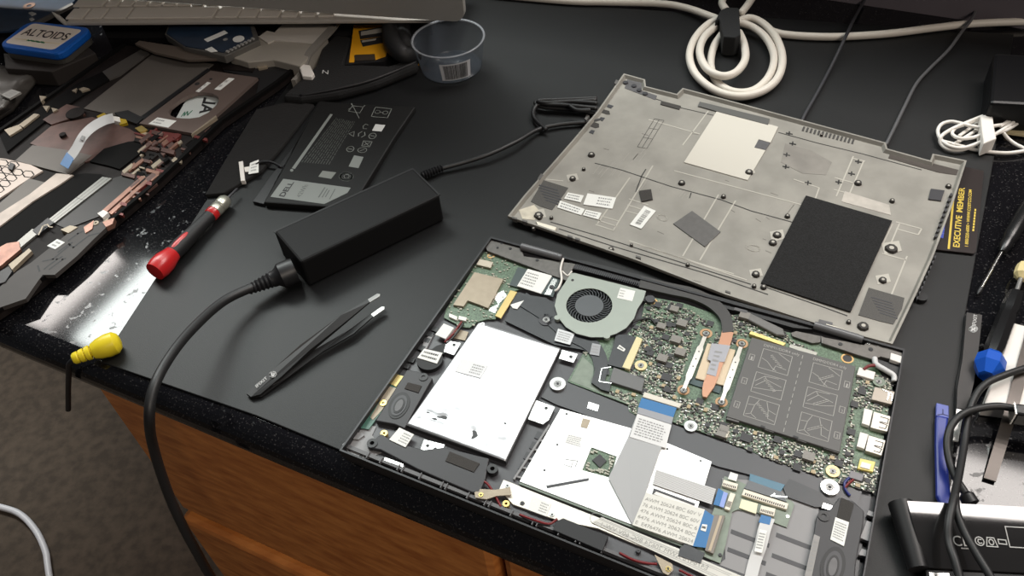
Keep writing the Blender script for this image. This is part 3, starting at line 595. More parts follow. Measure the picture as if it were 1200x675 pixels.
# diagonal ribbon along the front with its print
rb5 = poly('front_ribbon', [(693, 612), (705, 606), (862, 672), (905, 690), (900, 703), (838, 679)], .0100, 0, M('ivory ribbon cable', (200, 199, 192), .4), LB, thick=.0003)
text('lettering', 'E476476 AWM 20624 80C 60V VW-1', [(828, 668), (704, 616), (706, 612), (831, 663)], .01012, pi_, rb5)
strokes('conductor', [[(0, .14*k), (1, .14*k)] for k in (1, 2, 5, 6)], .00022, [(695, 613), (842, 680), (860, 672), (705, 606)], .01009, greyink, rb5)
poly('black_tape', [(651, 611), (660, 607), (713, 628), (706, 646), (648, 621)], .0112, .008, M('matt black tape', (27, 28, 31), .6), LB, bevel=.0004)
poly('black_tape', [(797, 642), (803, 637), (826, 648), (821, 660), (795, 651)], .0105, .008, tape, LB)
tube('red_wire', [(609, 603, .0095), (625, 609, .0105), (643, 614, .010), (653, 608, .0105)], .0008, redw, LB); tube('black_wire', [(611, 605, .0092), (626, 612, .0098), (645, 616, .0095)], .0008, black, LB)
tube('red_wire', [(726, 648, .0095), (742, 656, .0105), (758, 660, .010), (770, 661, .0105)], .0008, redw, LB); tube('red_wire', [(796, 668, .0095), (806, 673, .010), (820, 680, .010)], .0008, redw, LB)
tube('red_wire', [(560, 562, .009), (570, 566, .0105), (578, 577, .010), (587, 594, .009)], .0008, redw, LB)
tb = poly('ground_strap', [(556, 577), (563, 573), (580, 574), (598, 571), (599, 580), (582, 581), (570, 585), (557, 583)], .0112, .0104, tan, LB); screw(tb, 563.5, 579.5, 3.6, .0116, brass)
tb = poly('ground_strap', [(767, 650), (788, 661), (789, 668), (783, 674), (777, 671)], .0112, .0104, tan, LB); screw(tb, 783, 666.5, 4, .0117, brass)
for x, y in ((593, 590), (450, 507.5), (449, 472)): disc('brass_boss', x, y, 4.2, ZF, .0102, brass, LB, rin=1.6)
# ------------------------------------------------ speakers
spk = M('black speaker plastic', (50, 50, 53), .5); foam = M('dark foam', (62, 60, 58), .95, bump=.5, bscale=2500)
def speaker(body, oval, ang, foams, rings, h=.0117):
    s = poly('speaker', body, h, ZF, spk, LB, bevel=.0006)
    if oval:
        (ox, oy, rx, ry) = oval
        o = multi('surround', [ell(ox, oy, rx, ry, 28, ang)], h+.0004, h, M('rubber surround', (20, 20, 22), .5), s)
        multi('cone', [ell(ox, oy, rx*.78, ry*.72, 28, ang)], h+.0007, h, dark, o); multi('cone_ridge', [ell(ox, oy, rx*.58, ry*.5, 28, ang)], h+.001, h, M('rubber surround', (20, 20, 22), .5), o)
        multi('dust_cap', [ell(ox, oy, rx*.45, ry*.34, 28, ang)], h+.0012, h, mid, o)
    for f_ in foams: poly('foam_pad', f_, h+.0006, h, foam, s)
    for (x, y, r_) in rings:
        disc('rubber_grommet', x, y, r_, ZF, h+.0006, black, s, rin=r_*.42); disc('hole', x, y, r_*.4, ZF, h-.002, ink, s)
    return s
a1 = math.atan2(600-480, 630-700)
speaker([(477, 433), (489, 435), (507, 443), (500, 455), (482, 487), (474, 502), (462, 497), (440, 493), (452, 474)], (467.5, 475, 17, 11), a1, [[(478, 448), (494, 452), (490, 460), (474, 455)]], [(496, 441.5, 5.5)])
s2 = speaker([(441, 513), (447, 508), (458, 515), (474, 521), (497, 527), (521, 524), (573, 537), (569, 560), (562, 577), (553, 577), (490, 550), (446, 527), (436, 525)], None, 0, [[(527, 529), (562, 543), (555, 553), (522, 540)]], [(436, 519, 6.4), (577, 549, 6.5)], h=.0112)
sticker('label', [(456, 515), (475, 524), (485, 509), (468, 501)], .0119, s2, lines=4, x0=.45, x1=.95, t=.0006)
s3 = speaker([(957, 606), (961, 597), (972, 598), (983, 583), (1000, 587), (1013, 599), (1012, 612), (1003, 660), (997, 735), (945, 720), (952, 640)], (976, 664, 24, 14.5), math.radians(101), [[(986, 583), (1001, 590), (995, 612), (981, 606)]], [(965.5, 604.5, 6.8)], h=.0120)
sticker('label', [(973, 632), (989, 640), (995, 612), (979, 606)], .0126, s3, lines=7, t=.0005)
sticker('side_label', [(943, 675), (951, 677), (961, 629), (954, 626)], .0126, s3, lines=8, m=M('grey label', (140, 138, 136), .5), t=.0005)
poly('chrome_tab', [(965, 589), (982, 595), (980, 600), (963, 595)], .0100, .0088, chrome, LB)
tube('speaker_wire', [(995, 560, .0105), (990, 566, .0105), (991, 574, .0100), (996, 581, .0095)], .0009, M('blue wire', (40, 48, 110), .4), LB); tube('speaker_wire', [(1000, 562, .0105), (994, 567, .0110), (990, 572, .0102)], .0008, redw, LB)
multi('side_clip', [[(1018, 598), (1026, 601), (1024, 606), (1016, 603)], [(1016, 610), (1024, 613), (1020, 635), (1008, 630)], [(1010, 643), (1017, 645), (1015, 652), (1006, 650)]], .0105, ZF, silver, CH)
cc = disc('clock_battery', 503.5, 421, 15.5, ZF, .0113, softblack, LB, 32); poly('wrap_tail', [(512, 405), (523, 402), (520, 415), (505, 410)], .0106, ZF, softblack, cc)
sticker('label', [(489, 419), (512, 426), (518.5, 413.5), (497, 408.5)], .0119, cc, lines=2, inkm=ink, t=.0006)
tube('red_wire', [(541, 377, .0108), (530, 392, .0115), (521, 401, .0105)], .0008, redw, cc); tube('black_wire', [(543, 379, .0104), (533, 393, .0108), (523, 403, .0105)], .0008, black, cc)
sticker('curled_label', [(510, 392), (522, 397, .0125), (532, 384, .0135), (520, 379, .0115)], .0112, LB, lines=4, x0=.5, x1=.95)
poly('beige_pad', [(527, 395), (545, 399), (549, 389), (534, 385)], .0085, ZF, tan, LB)
sb = poly('side_board', [(466, 438), (474, 441), (462, 458), (446, 484), (432, 503), (419, 501), (440, 470), (455, 449)], ZB, .0083, M('teal circuit board', (58, 98, 84), .4, noise=.2), LB)
poly('gold_shield', [(463, 438), (473, 441), (464, 453), (456, 449)], .0098, ZB, M('gold sheet', (190, 170, 110), .4, .4), sb); poly('tan_strip', [(455, 452), (464, 455), (448, 480), (437, 492), (434, 489), (447, 467)], .0095, ZB, tan, sb)
mg = poly('magnet', [(451, 535), (473, 543), (472, 548), (449, 540)], .0098, ZF, chrome, LB, bevel=.0004)
poly('silver_clip', [(417, 507), (424, 506), (427, 510), (420, 515), (412, 514)], .009, ZF, silver, LB)
for x, y in ((410, 527), (423, 534), (428, 537)): disc('hole', x, y, 2, .0079, .0082, ink, LB, 10)
# ================================================================== bottom cover
CV = thing('laptop_cover', 'grey laptop bottom cover lying inside up, with a black foam pad and a white panel', 'laptop cover', 860, 240, 0)
cvm = M('grey magnesium', (142, 139, 132), .46, .15, noise=.13, nscale=34); cvl = M('pale worn magnesium', (178, 174, 165), .5, .1); cvd = M('dark seam', (38, 36, 35), .6)
CO = [(595, 253), (614, 229), (672, 163), (700, 130), (731, 86), (756, 93), (757, 101), (793, 110), (800, 103), (860, 119), (1038, 167), (1040, 174), (1090, 188), (1093, 180), (1133, 188), (1118, 235), (1094, 300), (1075, 342), (1046, 403), (960, 380), (850, 345), (745, 304.5)]
ZC, ZCR = .0045, .0076
wo = W(CO, ZCR); cen = sum(wo, Vector())/len(wo)
import bmesh as _b
def offset_in(P, d):
    out = []; n = len(P); ar = sum(P[i].x*P[(i+1) % n].y-P[(i+1) % n].x*P[i].y for i in range(n)); s = 1 if ar > 0 else -1
    for i in range(n):
        a, b_, c = P[i-1], P[i], P[(i+1) % n]; e1 = (b_-a); e2 = (c-b_); e1.z = e2.z = 0; e1.normalize(); e2.normalize()
        n1 = Vector((-e1.y, e1.x, 0))*s; n2 = Vector((-e2.y, e2.x, 0))*s; bi = n1+n2; L = bi.length
        bi = bi/L if L > 1e-6 else n1; k = d/max(.35, bi.dot(n1)); out.append(Vector((b_.x+bi.x*k, b_.y+bi.y*k, b_.z)))
    return out
wi = offset_in(wo, .0016); n = len(wo)
wf_ = [Vector((p.x, p.y, ZC)) for p in offset_in(wo, .0034)]; wb = [Vector((p.x, p.y, .003)) for p in offset_in(wo, .0012)]; wm = [Vector((p.x, p.y, .0052)) for p in wo]
vs = wb+wm+wo+wi+wf_; fs = [tuple(range(n))]
for k in range(4):
    for i in range(n): j = (i+1) % n; fs.append((k*n+i, k*n+j, (k+1)*n+j, (k+1)*n+i))
fs.append(tuple(range(4*n, 5*n)))
tray = mesh('panel', vs, fs, cvm, CV)
def onc(name, pts, h=.0003, m=cvl, par=None, **k): return poly(name, pts, ZC+h, ZC-.0003, m, par or CV, **k)
pad = onc('foam_pad', [(944.5, 229), (1045.5, 258.5), (997, 365), (892, 331)], .0016, M('speckled black foam', (24, 24, 25), .95, noise=.5, nscale=900, bump=.6, bscale=1500))
onc('white_panel', [(841, 128.5), (912, 148.5), (903, 167), (889, 163), (884, 173), (897, 176), (876, 211), (801.5, 190)], .0008, M('white insulating panel', (198, 194, 184), .35))
onc('panel_window', [(889, 163.5), (902.5, 167.5), (897, 175.5), (884, 172.5)], .0009, mid)
def mapc(u, v): return lerp(lerp((595, 253), (1046, 403), u), lerp((731, 86), (1133, 188), u), v)
# long seams and embossed lines
SQc = [(595, 253), (1046, 403), (1133, 188), (731, 86)]
zl = ZC+.0002
def pxs(name, lines, w, m, z=zl):
    for l in lines:
        V, Fc = [], []
        P = [U(x, y, z) for x, y in l]
        for a, b_ in zip(P, P[1:]):
            d = (b_-a).normalized(); nn = Vector((-d.y, d.x, 0))*w/2; k = len(V)
            V += [a-nn, b_-nn, b_+nn, a+nn]; V += [Vector((p.x, p.y, ZC-.0003)) for p in V[k:k+4]]; Fc += [(k, k+1, k+2, k+3), (k, k+1, k+5, k+4), (k+1, k+2, k+6, k+5), (k+2, k+3, k+7, k+6), (k+3, k, k+4, k+7)]
        mesh(name, V, Fc, m, CV)
pxs('seam', [[(697, 191), (728, 199), (785, 218), (845, 234), (880, 247), (935, 262)], [(797, 126), (836, 135)], [(742, 107), (775, 118)], [(912, 155), (960, 168), (1010, 180), (1080, 199)], [(645, 260), (700, 276), (800, 308), (880, 333)], [(655, 268), (720, 289), (830, 321), (900, 345)], [(893, 335), (960, 358), (993, 370)], [(757, 198), (752, 206), (745, 225)], [(810, 226), (808, 232)]], .0009, cvd)
pxs('embossed_rib', [[(738, 208), (700, 262)], [(765, 194), (718, 271)], [(862, 235), (820, 305)], [(842, 228), (800, 300)], [(737, 233), (760, 240)], [(735, 240), (757, 247)], [(733, 247), (752, 252)], [(704, 253), (725, 259)], [(701, 258), (722, 265)], [(698, 263), (719, 270)],
     [(600+545/3.97, 282), (875, 328)], [(750, 287), (860, 321)], [(790, 200), (940, 240)], [(640, 210), (660, 212)], [(930, 210), (960, 220), (945, 262)], [(998, 185), (1014, 189)], [(1000, 183), (980, 230)], [(1012, 189), (992, 235)], [(978, 208), (1003, 215)], [(977, 222), (1000, 228)],
     [(1050, 260), (1080, 268), (1076, 275), (1050, 268)], [(1054, 262), (1042, 290)], [(1046, 262), (1034, 287)], [(1034, 297), (1063, 305)], [(1063, 300), (1042, 352)], [(760, 140), (820, 157)], [(800, 170), (830, 130)]], .0011, cvl)
for (a, b_) in (((660, 140), (690, 120)),): pass
rs = random.Random(5)
for cx_, cy_, n_ in ((715, 198, 9), (762, 215, 7), (815, 225, 7), (912, 248, 8), (930, 240, 6), (745, 180, 5)):
    for k in range(n_):
        x, y = cx_+rs.uniform(-16, 16), cy_+rs.uniform(-5, 5); L_ = rs.uniform(5, 11); pxs('worn_streak', [[(x+L_*.5, y-L_*.62), (x-L_*.5, y+L_*.62)]], .0005, M('rubbed streak', (150, 147, 140), .5, .1), z=ZC+.00012)
for k in range(26):
    x, y = rs.uniform(690, 1010), rs.uniform(150, 330)
    if not inpoly(x, y, CO): continue
    pxs('scuff', [[(x, y), (x+rs.uniform(4, 12), y+rs.uniform(1, 4))]], .0005, M('dark scuff', (104, 98, 94), .6), z=ZC+.0001)
# speaker grilles
gr = M('perforated grille', (70, 68, 65), .6, noise=.3, nscale=1800)
for q in ([(637, 211), (666, 220), (662, 226), (647, 246), (634, 242), (622, 236)], [(1018, 337), (1060, 349), (1057, 362), (1047, 380), (1030, 376), (1006, 369)]):
    g = onc('speaker_grille', q, .0004, gr); cx = sum(p[0] for p in q)/6; cy = sum(p[1] for p in q)/6
    multi('mesh_row', [[(cx-13+2*k, cy-11+4*k*.9), (cx+13+1.2*k-2, cy-4+4*k*.9), (cx+12+1.2*k-2, cy-3+4*k*.9), (cx-14+2*k, cy-10+4*k*.9)] for k in range(-1, 5)], ZC+.00055, ZC, dark, g)
# exhaust slots and intake slots
multi('vent_slot', [[(941.5+4.45*k, 148+1.15*k), (943.8+4.45*k, 148.6+1.15*k), (941.8+4.45*k, 153.8+1.15*k), (939.5+4.45*k, 153.2+1.15*k)] for k in range(14)], ZC+.0003, ZC-.0003, M('dark vent', (58, 56, 54), .7), CV)
onc('hinge_recess', [(735, 93), (752, 97), (752, 106), (770, 112), (768, 117), (732, 103)], .0004, mid); onc('hinge_recess', [(1044, 178), (1088, 190), (1123, 199), (1121, 205), (1100, 202), (1041, 185)], .0004, M('dark hinge pocket', (78, 72, 68), .4, .3))
onc('foam_strip', [(775, 118), (798, 124), (796, 128), (774, 122)], .0009, foam); onc('foam_strip', [(820, 119), (902, 139), (900, 146), (850, 133), (818, 124)], .0012, M('grey conductive foam', (84, 84, 82), .8))
onc('metal_block', [(1091, 221), (1107, 223), (1103, 235), (1088, 233)], .0012, dark)
for x, y in ((733, 96), (743, 100), (749, 105), (756, 109)): disc('clip', x, y, 3, ZC, ZC+.0016, dark, CV, 10)
for x, y, a, b_ in ((1045, 290, 12, 10), (1035, 327, 9, 8), (631, 251, 9, 8), (671, 208, 7, 6), (878, 200, 7, 6), (911, 276, 9, 9), (886, 320, 8, 7)): onc('worn_patch', [(x-a, y-b_*.5), (x+a*.7, y-b_*.8), (x+a, y+b_*.4), (x-a*.7, y+b_*.8)], .00025, cvl)
# bosses (black screw posts)
bm_ = M('black post', (44, 40, 37), .6)
for x, y, r_ in ((693, 180, 4.5), (671, 208, 4.2), (799, 213, 4.4), (848, 229, 3.2), (878, 200.5, 5), (632, 254, 3), (625, 267, 2.5), (631, 251, 6), (911, 274, 5.5), (906, 283, 5), (886, 320, 5.2), (923, 252, 3.4), (1006, 213, 4.6), (1046, 234, 3.4), (1045, 290, 8), (1035, 327, 5), (1012, 381, 7), (995, 376, 3), (716, 291, 4), (740, 286, 2.2), (806, 309, 2.6), (884, 334, 3), (646, 254, 2.4), (895, 335, 4), (1112, 217, 3.6), (963, 157, 2), (684, 197, 2.4)):
    o = disc('screw_post', x, y, r_, ZC, ZC+.0022, bm_, CV, 8, rtop=r_*.8); disc('post_hole', x, y, r_*.36, ZC+.002, ZC+.0024, cvl, o, 8)
for x, y in ((925, 156), (929, 168), (922, 181), (921, 195), (947, 214), (1006, 189), (998, 203), (983, 213)):
    multi('cross_slot', [[(x-4, y-1), (x+4, y+.6), (x+4, y+1.8), (x-4, y+.4)], [(x-.6, y-2.5), (x+1, y-2), (x+.3, y+2.8), (x-1.4, y+2.4)]], ZC+.0003, ZC-.0003, cvd, CV)
for a in ([(714, 141), (713, 138)],): pass
onc('latch_opening', [(713, 122), (719, 124), (716, 127), (711, 125)], .0004, dark); onc('latch_opening', [(704, 137), (709, 138), (706, 142), (702, 140)], .0004, dark); onc('latch_opening', [(693, 152), (697, 153), (695, 157), (690, 155)], .0004, dark)
onc('slot_opening', [(700, 126), (714, 130), (715, 134), (711, 134), (699, 130)], .0003, foam); onc('slot_opening', [(694, 142), (702, 145), (702, 149), (698, 150), (692, 148)], .0003, foam)
strokes('port_outline', [[(0, 0), (0, 1), (1, 1), (1, 0), (0, 0)], [(0, .33), (1, .33)], [(0, .66), (1, .66)], [(.5, 0), (.5, 1)]], .0004, [(747, 172), (758, 174), (778, 141), (767, 139)], ZC+.0003, cvd, CV)
onc('recess', [(920, 168), (950, 176), (975, 190), (968, 205), (940, 203), (915, 190)], .0002, M('recess grey', (128, 124, 118), .5, noise=.15, nscale=40))
onc('recess', [(990, 224), (1042, 240), (1044, 252), (986, 236)], .0003, M('pale brushed patch', (178, 172, 164), .5, noise=.1, nscale=100))
onc('corner_wear', [(608, 246), (626, 240), (632, 247), (626, 258), (612, 256)], .0003, M('chalky patch', (198, 192, 176), .8, noise=.15, nscale=100))
for q, l_ in (([(661, 232.5), (680.5, 237), (684, 229), (665.5, 225.5)], 2), ([(683.5, 239.5), (717.5, 244.5), (722, 231.5), (688.5, 226.5)], 3), ([(653, 243), (681, 252), (685.5, 245), (656.5, 235)], 2), ([(683, 252), (701, 257), (705, 249.5), (686.5, 245.5)], 2)):
    sticker('paper_label', q, ZC+.0008, CV, lines=l_, x0=.42 if l_ == 3 else .08, x1=.92, t=.0004)
bc = sticker('barcode_label', [(738, 263), (751.5, 268), (768.5, 247), (755, 241)], ZC+.0008, CV, t=.0004)
marks('barcode', [(.3, .12+.012*k*3.2, .72, .12+.012*k*3.2+random.choice((.01, .02))) for k in range(20)], [(738, 263), (751.5, 268), (768.5, 247), (755, 241)], ZC+.0009, ink, bc)
onc('black_foam_square', [(749, 223.5), (763, 221.5), (765, 233), (752, 236)], .0014, foam)
onc('grey_pad', [(811, 247), (844.5, 271.5), (826, 289), (789, 262)], .0008, M('grey thermal pad', (96, 95, 94), .8, noise=.06, nscale=300))
for q in ([(628, 259), (652, 266), (650, 270), (632, 266)], [(968, 379), (998, 388), (997, 391), (970, 385)]): onc('magnet', q, .0018, M('bright magnet', (238, 232, 216), .3, .3), bevel=.0004)
onc('stamped_label', [(960, 374), (976, 378), (975, 383), (959, 379)], .0009, mid)
strokes('oval_emboss', [[(.5+.5*math.cos(a), .5+.5*math.sin(a)) for a in [math.pi*2*k/16 for k in range(17)]]], .0006, [(872, 291), (889, 296), (892, 289), (877, 286)], ZC+.0003, cvl, CV)
strokes('oval_emboss', [[(.5+.5*math.cos(a), .5+.5*math.sin(a)) for a in [math.pi*2*k/16 for k in range(17)]]], .0006, [(769, 256), (781, 260), (783, 254), (772, 250)], ZC+.0003, cvl, CV)
for q in [[(1095-2.6*k, 300+6*k), (1097.5-2.6*k, 299+6*k), (1095.5-2.6*k, 303.5+6*k)] for k in range(9)]+[[(1114-2.2*k, 226+6*k), (1116.5-2.2*k, 226.7+6*k), (1115-2.2*k, 230+6*k), (1112.5-2.2*k, 229+6*k)] for k in range(9)]: poly('edge_tooth', q, ZCR+.0002, ZC, dark, CV)
for x, y in ((1080, 347), (620, 258), (735, 100), (1118, 205)): disc('rubber_foot', x, y, 7, .0001, .0034, softblack, CV)
multi('edge_clip', [[(x, y), (x+6, y+1.8), (x+6, y+3.8), (x, y+2)] for x, y in ((600, 253.5), (612, 257), (665, 275), (674, 278), (745, 299), (850, 340))]+[[(634, 203), (637, 205), (632, 211), (630, 209)], [(688, 134), (691, 136), (687, 141), (685, 139)], [(722, 93), (725, 95), (722, 99), (720, 97)]], ZCR+.0003, .004, M('clip grey', (88, 86, 84), .5), CV)
# ================================================================== battery, adapter, tools on the mat
def rootfor(name, label, cat, x, y, z=0, group=None): return thing(name, label, cat, x, y, z, group)
BT = rootfor('laptop_battery', 'flat black laptop battery with printed symbols and a pale grey corner panel', 'battery', 400, 190)
btm = M('satin black battery film', (20, 20, 20), .55, spec=.3, bump=.1, bscale=80); btp = M('battery grey print', (118, 122, 118), .6); btl = M('battery grey panel', (122, 127, 124), .55)
cell = poly('cell_pack', [(374, 118), (428, 122), (487, 125), (463, 160), (425, 222), (417, 245), (395, 243), (309, 237), (330, 200)], .0062, .0004, btm, BT, bevel=.0012)
poly('flange', [(296, 236), (312, 213), (345, 170), (372, 125), (374, 118), (330, 200), (309, 239)], .0032, .0004, black, BT, bevel=.0004)
zb = .0063
lp = poly('info_panel', [(317, 230.5), (332, 209.5), (411, 220), (407, 226), (380, 239)], zb, .0060, btl, BT)
text('lettering', 'DELL', [(333, 230.8), (345, 213.4), (339, 213), (326.5, 229.5)], zb+.0001, ink, lp, bold=.03)
text('lettering', '42Wh', [(352, 231), (361.5, 217), (355.5, 216.5), (347, 231)], zb+.0001, M('mid grey print', (84, 88, 86), .6), lp)
marks('print', [(.02, .08, .98, .16), (.1, .3, .9, .36), (.2, .48, .8, .54), (.12, .8, .95, .86)], [(371, 231), (379, 219), (396, 221), (388, 236)], zb+.0001, MATS['mid grey print'], lp)
poly('stripe', [(342, 197), (387, 133.5), (390, 134), (345.5, 198)], zb, .006, btl, BT)
poly('dot', ell(341.8, 199.5, 2, 1.6, 10), zb, .006, btl, BT)
rws = []; rnd = random.Random(3)
for k in range(11):
    v0 = .03+.088*k; u = .0
    while u < .98:
        w_ = .03+.09*rnd.random(); rws.append((u, v0, min(u+w_, .98), v0+.028)); u += w_+.018
marks('fine_print', rws, [(352, 190), (396, 196), (410, 140), (392, 134)][0:1]+[(394, 137), (418, 142), (388, 193)], zb, M('dim grey print', (74, 77, 74), .6), BT)
def sym(lines, q, w=.0006): strokes('symbol', lines, w, q, zb+.00005, btp, BT)
circ = [(.5+.5*math.cos(a), .5+.5*math.sin(a)) for a in [math.pi*2*k/16 for k in range(17)]]
sym([[(0, 0), (1, 0), (1, 1), (0, 1), (0, 0)], [(.1+.3*p[0], .35+.35*p[1]) for p in circ], [(.58+.3*p[0], .35+.35*p[1]) for p in circ], [(.4, .5), (.6, .5)]], [(435, 136.5), (454, 138), (459, 127.5), (440, 125.5)], .0007)
sym([[(.1, .3), (.2, .8), (.85, .8), (.9, .95)], [(.1, .3), (.8, .25), (.85, .8)], [(.1, 1), (.9, -.2)], [(.05, .45), (.25, .75), (.1, .95)]], [(405, 134), (424, 136), (430, 123), (410, 121)], .0006)
poly('white_tag', [(436, 153), (447, 154), (451.5, 146.5), (440, 145.5)], zb+.0001, .006, M('small white tag', (196, 198, 196), .5), BT)
sym([circ, [(.25, .5), (.75, .5)]], [(431, 162), (439, 163), (442, 156.5), (434, 155.5)], .0008)
sym([[(0, .3), (.9, .0), (.6, 1), (0, .3)]], [(408, 158), (415, 160), (418, 154.5), (411, 153.5)]); sym([[(.1, .1), (0, .6), (.4, 1)], [(.6, 0), (1, .4), (.8, .9)]], [(419, 160), (427, 161), (429, 154.5), (421, 154)], .0008)
sym([[(.9, .1), (.3, .0), (.0, .5), (.3, 1), (.9, .9)]], [(424, 150.5), (430, 151.5), (432, 146), (427, 145)]); sym([[(0, 0), (1, 0), (1, 1), (0, 1), (0, 0)], [(.2, .2), (.8, .8)], [(.2, .8), (.8, .2)]], [(424, 171), (433, 172), (436, 166), (426, 165)], .0007)
sym([circ, circ[3:9], [(.2, .5), (.8, .5)]], [(405, 177), (413, 178.5), (416, 172), (408, 171)], .0008); sym([circ, [(.3, .3), (.7, .7)]], [(418, 178), (428, 179.5), (431, 173.5), (421, 172.5)])
poly('grey_patch', [(411, 189), (420, 198), (426, 184), (418, 182)][0:0] or [(408.5, 195), (420, 197), (426, 184), (415, 182)], zb, .006, btl, BT)
poly('grey_patch', [(373, 207), (388, 209.5), (394, 202), (378, 200)], zb, .006, btp, BT)
strokes('ring_mark', [circ], .0022, [(398, 210), (411, 212), (414, 203.5), (400, 202)], zb, btl, BT); sym([circ], [(402.5, 208.5), (408, 209.5), (410, 205), (404, 204)])
# battery lead
tube('lead', [(330, 196, .004), (318, 190, .006), (306, 190, .006), (300, 193, .005)], .0012, black, BT)
poly('plug', [(279.5, 189.5), (284.5, 188.5), (287, 211.5), (282, 212)], .006, .0015, white, BT, bevel=.0003); poly('plug_key', [(286, 196), (292, 195), (292.5, 201), (287, 201)], .005, .0015, white, BT)
sticker('tag', [(291, 204), (303, 202), (303, 187), (293, 191)], .0058, BT, lines=3, x0=.2, x1=.8)
# ------------------------------------------------ power adapter and its cords
AD = rootfor('power_adapter', 'matte black power adapter brick lying in front of the battery', 'power adapter', 420, 255)
adm = M('matte black adapter', (20, 20, 21), .6, bump=.05, bscale=600, spec=.2)
poly('body', [(352, 307), (515.5, 228.5), (484, 197), (321, 271)], .029, .0006, adm, AD, bevel=.002)
poly('base_seam', [(352.5, 306.2), (516, 227.8), (483.5, 196.4), (320.3, 270.8)], .0165, .0155, softblack, AD)
cordm = M('black cord', (28, 28, 29), .5)
cord = rootfor('power_cable', 'black power cord looping from the adapter over the desk edge to the floor', 'cord', 240, 370)
lathe('plug', U(346, 316, .013), U(318, 328, .012), [(0, .010), (.15, .0105), (.6, .0105), (.8, .007), (1, .0065)], black, cord)
lathe('strain_relief', U(318, 328, .012), U(290, 340, .013), [(k/12, .0062-.0025*k/12+(.0006 if k % 2 else -.0006)) for k in range(13)], black, cord)
tube('cable', [(322, 326, .012), (300, 335, .013), (262, 353, .02), (225, 386, .032), (198, 420, .04), (180, 455, .042), (175, 490, .03), (180, 525, -.005), (196, 575, -.05), (215, 618, -.09), (235, 655, -.13), (262, 705, -.2), (300, 800, -.35), (330, 860, -.55), (352, 872, -.70), (390, 860, -.737), (440, 830, -.738)], .0037, cordm, cord, seg=12)
dc = rootfor('charger_cable', 'thin black charger cable with a barrel plug, coiled beside the grey cover', 'cable', 600, 165)
lathe('strain_relief', U(494, 206, .005), U(519, 196.5, .005), [(0, .0022), (.05, .0034)]+[(.1+k*.9/14, .0036+(.0006 if k % 2 else -.0008)-.0008*k/14) for k in range(15)], black, dc, smooth=False)
tube('cord', [(517, 197.5, .005), (545, 190, .006), (575, 180, .008), (605, 166, .008), (630, 152, .005), (655, 146, .004), (690, 143, .004), (705, 141, .003)], .0021, cordm, dc)
tube('coil', [(700, 134, .003), (665, 128, .004), (640, 126, .004), (628, 122, .005), (632, 118, .005), (655, 117, .005), (700, 115, .005)], .0021, cordm, dc,
     extra=([(700, 127, .008), (660, 123, .009), (640, 122, .009), (630, 119, .009), (640, 120.5, .010), (670, 119, .010), (700, 121, .010)], [(640, 152, .006), (626, 138, .005), (627, 126, .006), (640, 121, .007), (700, 117, .008)], [(668, 124, .012), (676, 129, .012), (692, 129, .012)]))
# ------------------------------------------------ screwdriver
SD = rootfor('screwdriver', 'small screwdriver with red and black grip and a silver cap, beside the stripped laptop', 'screwdriver', 220, 280)
redp = M('glossy red plastic', (186, 34, 36), .3); r0 = .0068
a_, b_ = U(181, 319, .0088), U(262, 237, .0078)
lathe('end_cap', a_, a_.lerp(b_, .26), [(0, .0055), (.02, .0085), (.25, .0096), (.55, .0094), (.8, .0078), (1, .0068)], redp, SD)
lathe('grip', a_.lerp(b_, .25), a_.lerp(b_, .80), [(0, .0069), (.2, .0074), (.5, .0064), (.85, .0056), (1, .0056)], softblack, SD)
w1 = a_.lerp(b_, .27)+Vector((-.0004, -.0024, .0046)); w2 = a_.lerp(b_, .52)+Vector((-.0004, -.0022, .0042))
lathe('grip_inlay', w1, w2, [(0, .0005), (.08, .0025), (.3, .0032), (.7, .0032), (.92, .0025), (1, .0005)], redp, SD)
lathe('red_collar', a_.lerp(b_, .79), a_.lerp(b_, .86), [(0, .0054), (.2, .0062), (.9, .0062), (1, .0055)], redp, SD)
lathe('silver_cap', a_.lerp(b_, .86), b_+(b_-a_)*.06, [(0, .006), (.25, .0064), (.3, .0060), (.36, .0064), (.42, .006), (.5, .0064), (.8, .0062), (.95, .0045), (1, .001)], M('satin zinc', (172, 172, 160), .35, .7), SD)
lathe('blade', b_+(b_-a_)*.05, b_+(b_-a_)*.22, [(0, .0012), (.9, .0011), (1, .0004)], dark, SD)
# ------------------------------------------------ tweezers on the mat
TW = rootfor('tweezers', 'black tweezers with bare steel tips lying on the mat between cord and laptop', 'tweezers', 370, 400)
twm = M('black coated steel', (24, 24, 25), .5, .1)
t1 = poly('arm', [(289, 461, .0035), (298, 453, .004), (322, 431, .006), (352, 404, .0095), (400, 369, .0125), (431, 350.5, .012), (433, 354, .012), (405, 377, .0125), (362, 411, .0095), (330, 441, .006), (305, 462, .0035), (294, 465, .0035)], 0, 0, twm, TW, thick=.0012)
t2 = poly('arm', [(289, 462, .0022), (305, 459, .0022), (330, 440, .0035), (365, 412, .005), (410, 386, .006), (435, 367.5, .006), (437, 371, .006), (414, 391, .006), (375, 414, .0045), (340, 440, .0028), (306, 465, .0016), (294, 466, .0016)], 0, 0, twm, TW, thick=.0012)
poly('tip', [(430.5, 351, .012), (442, 344, .0105), (445.5, 344.5, .0103), (445, 347, .0103), (433.5, 354, .012)], 0, 0, steel, t1, thick=.0011); poly('tip', [(434.5, 368, .006), (447, 359.5, .0058), (450.5, 359.5, .0058), (450, 362.5, .0058), (437.5, 371, .006)], 0, 0, steel, t2, thick=.0011)
wq = lambda q, z: q
def onarm(f, k): return f
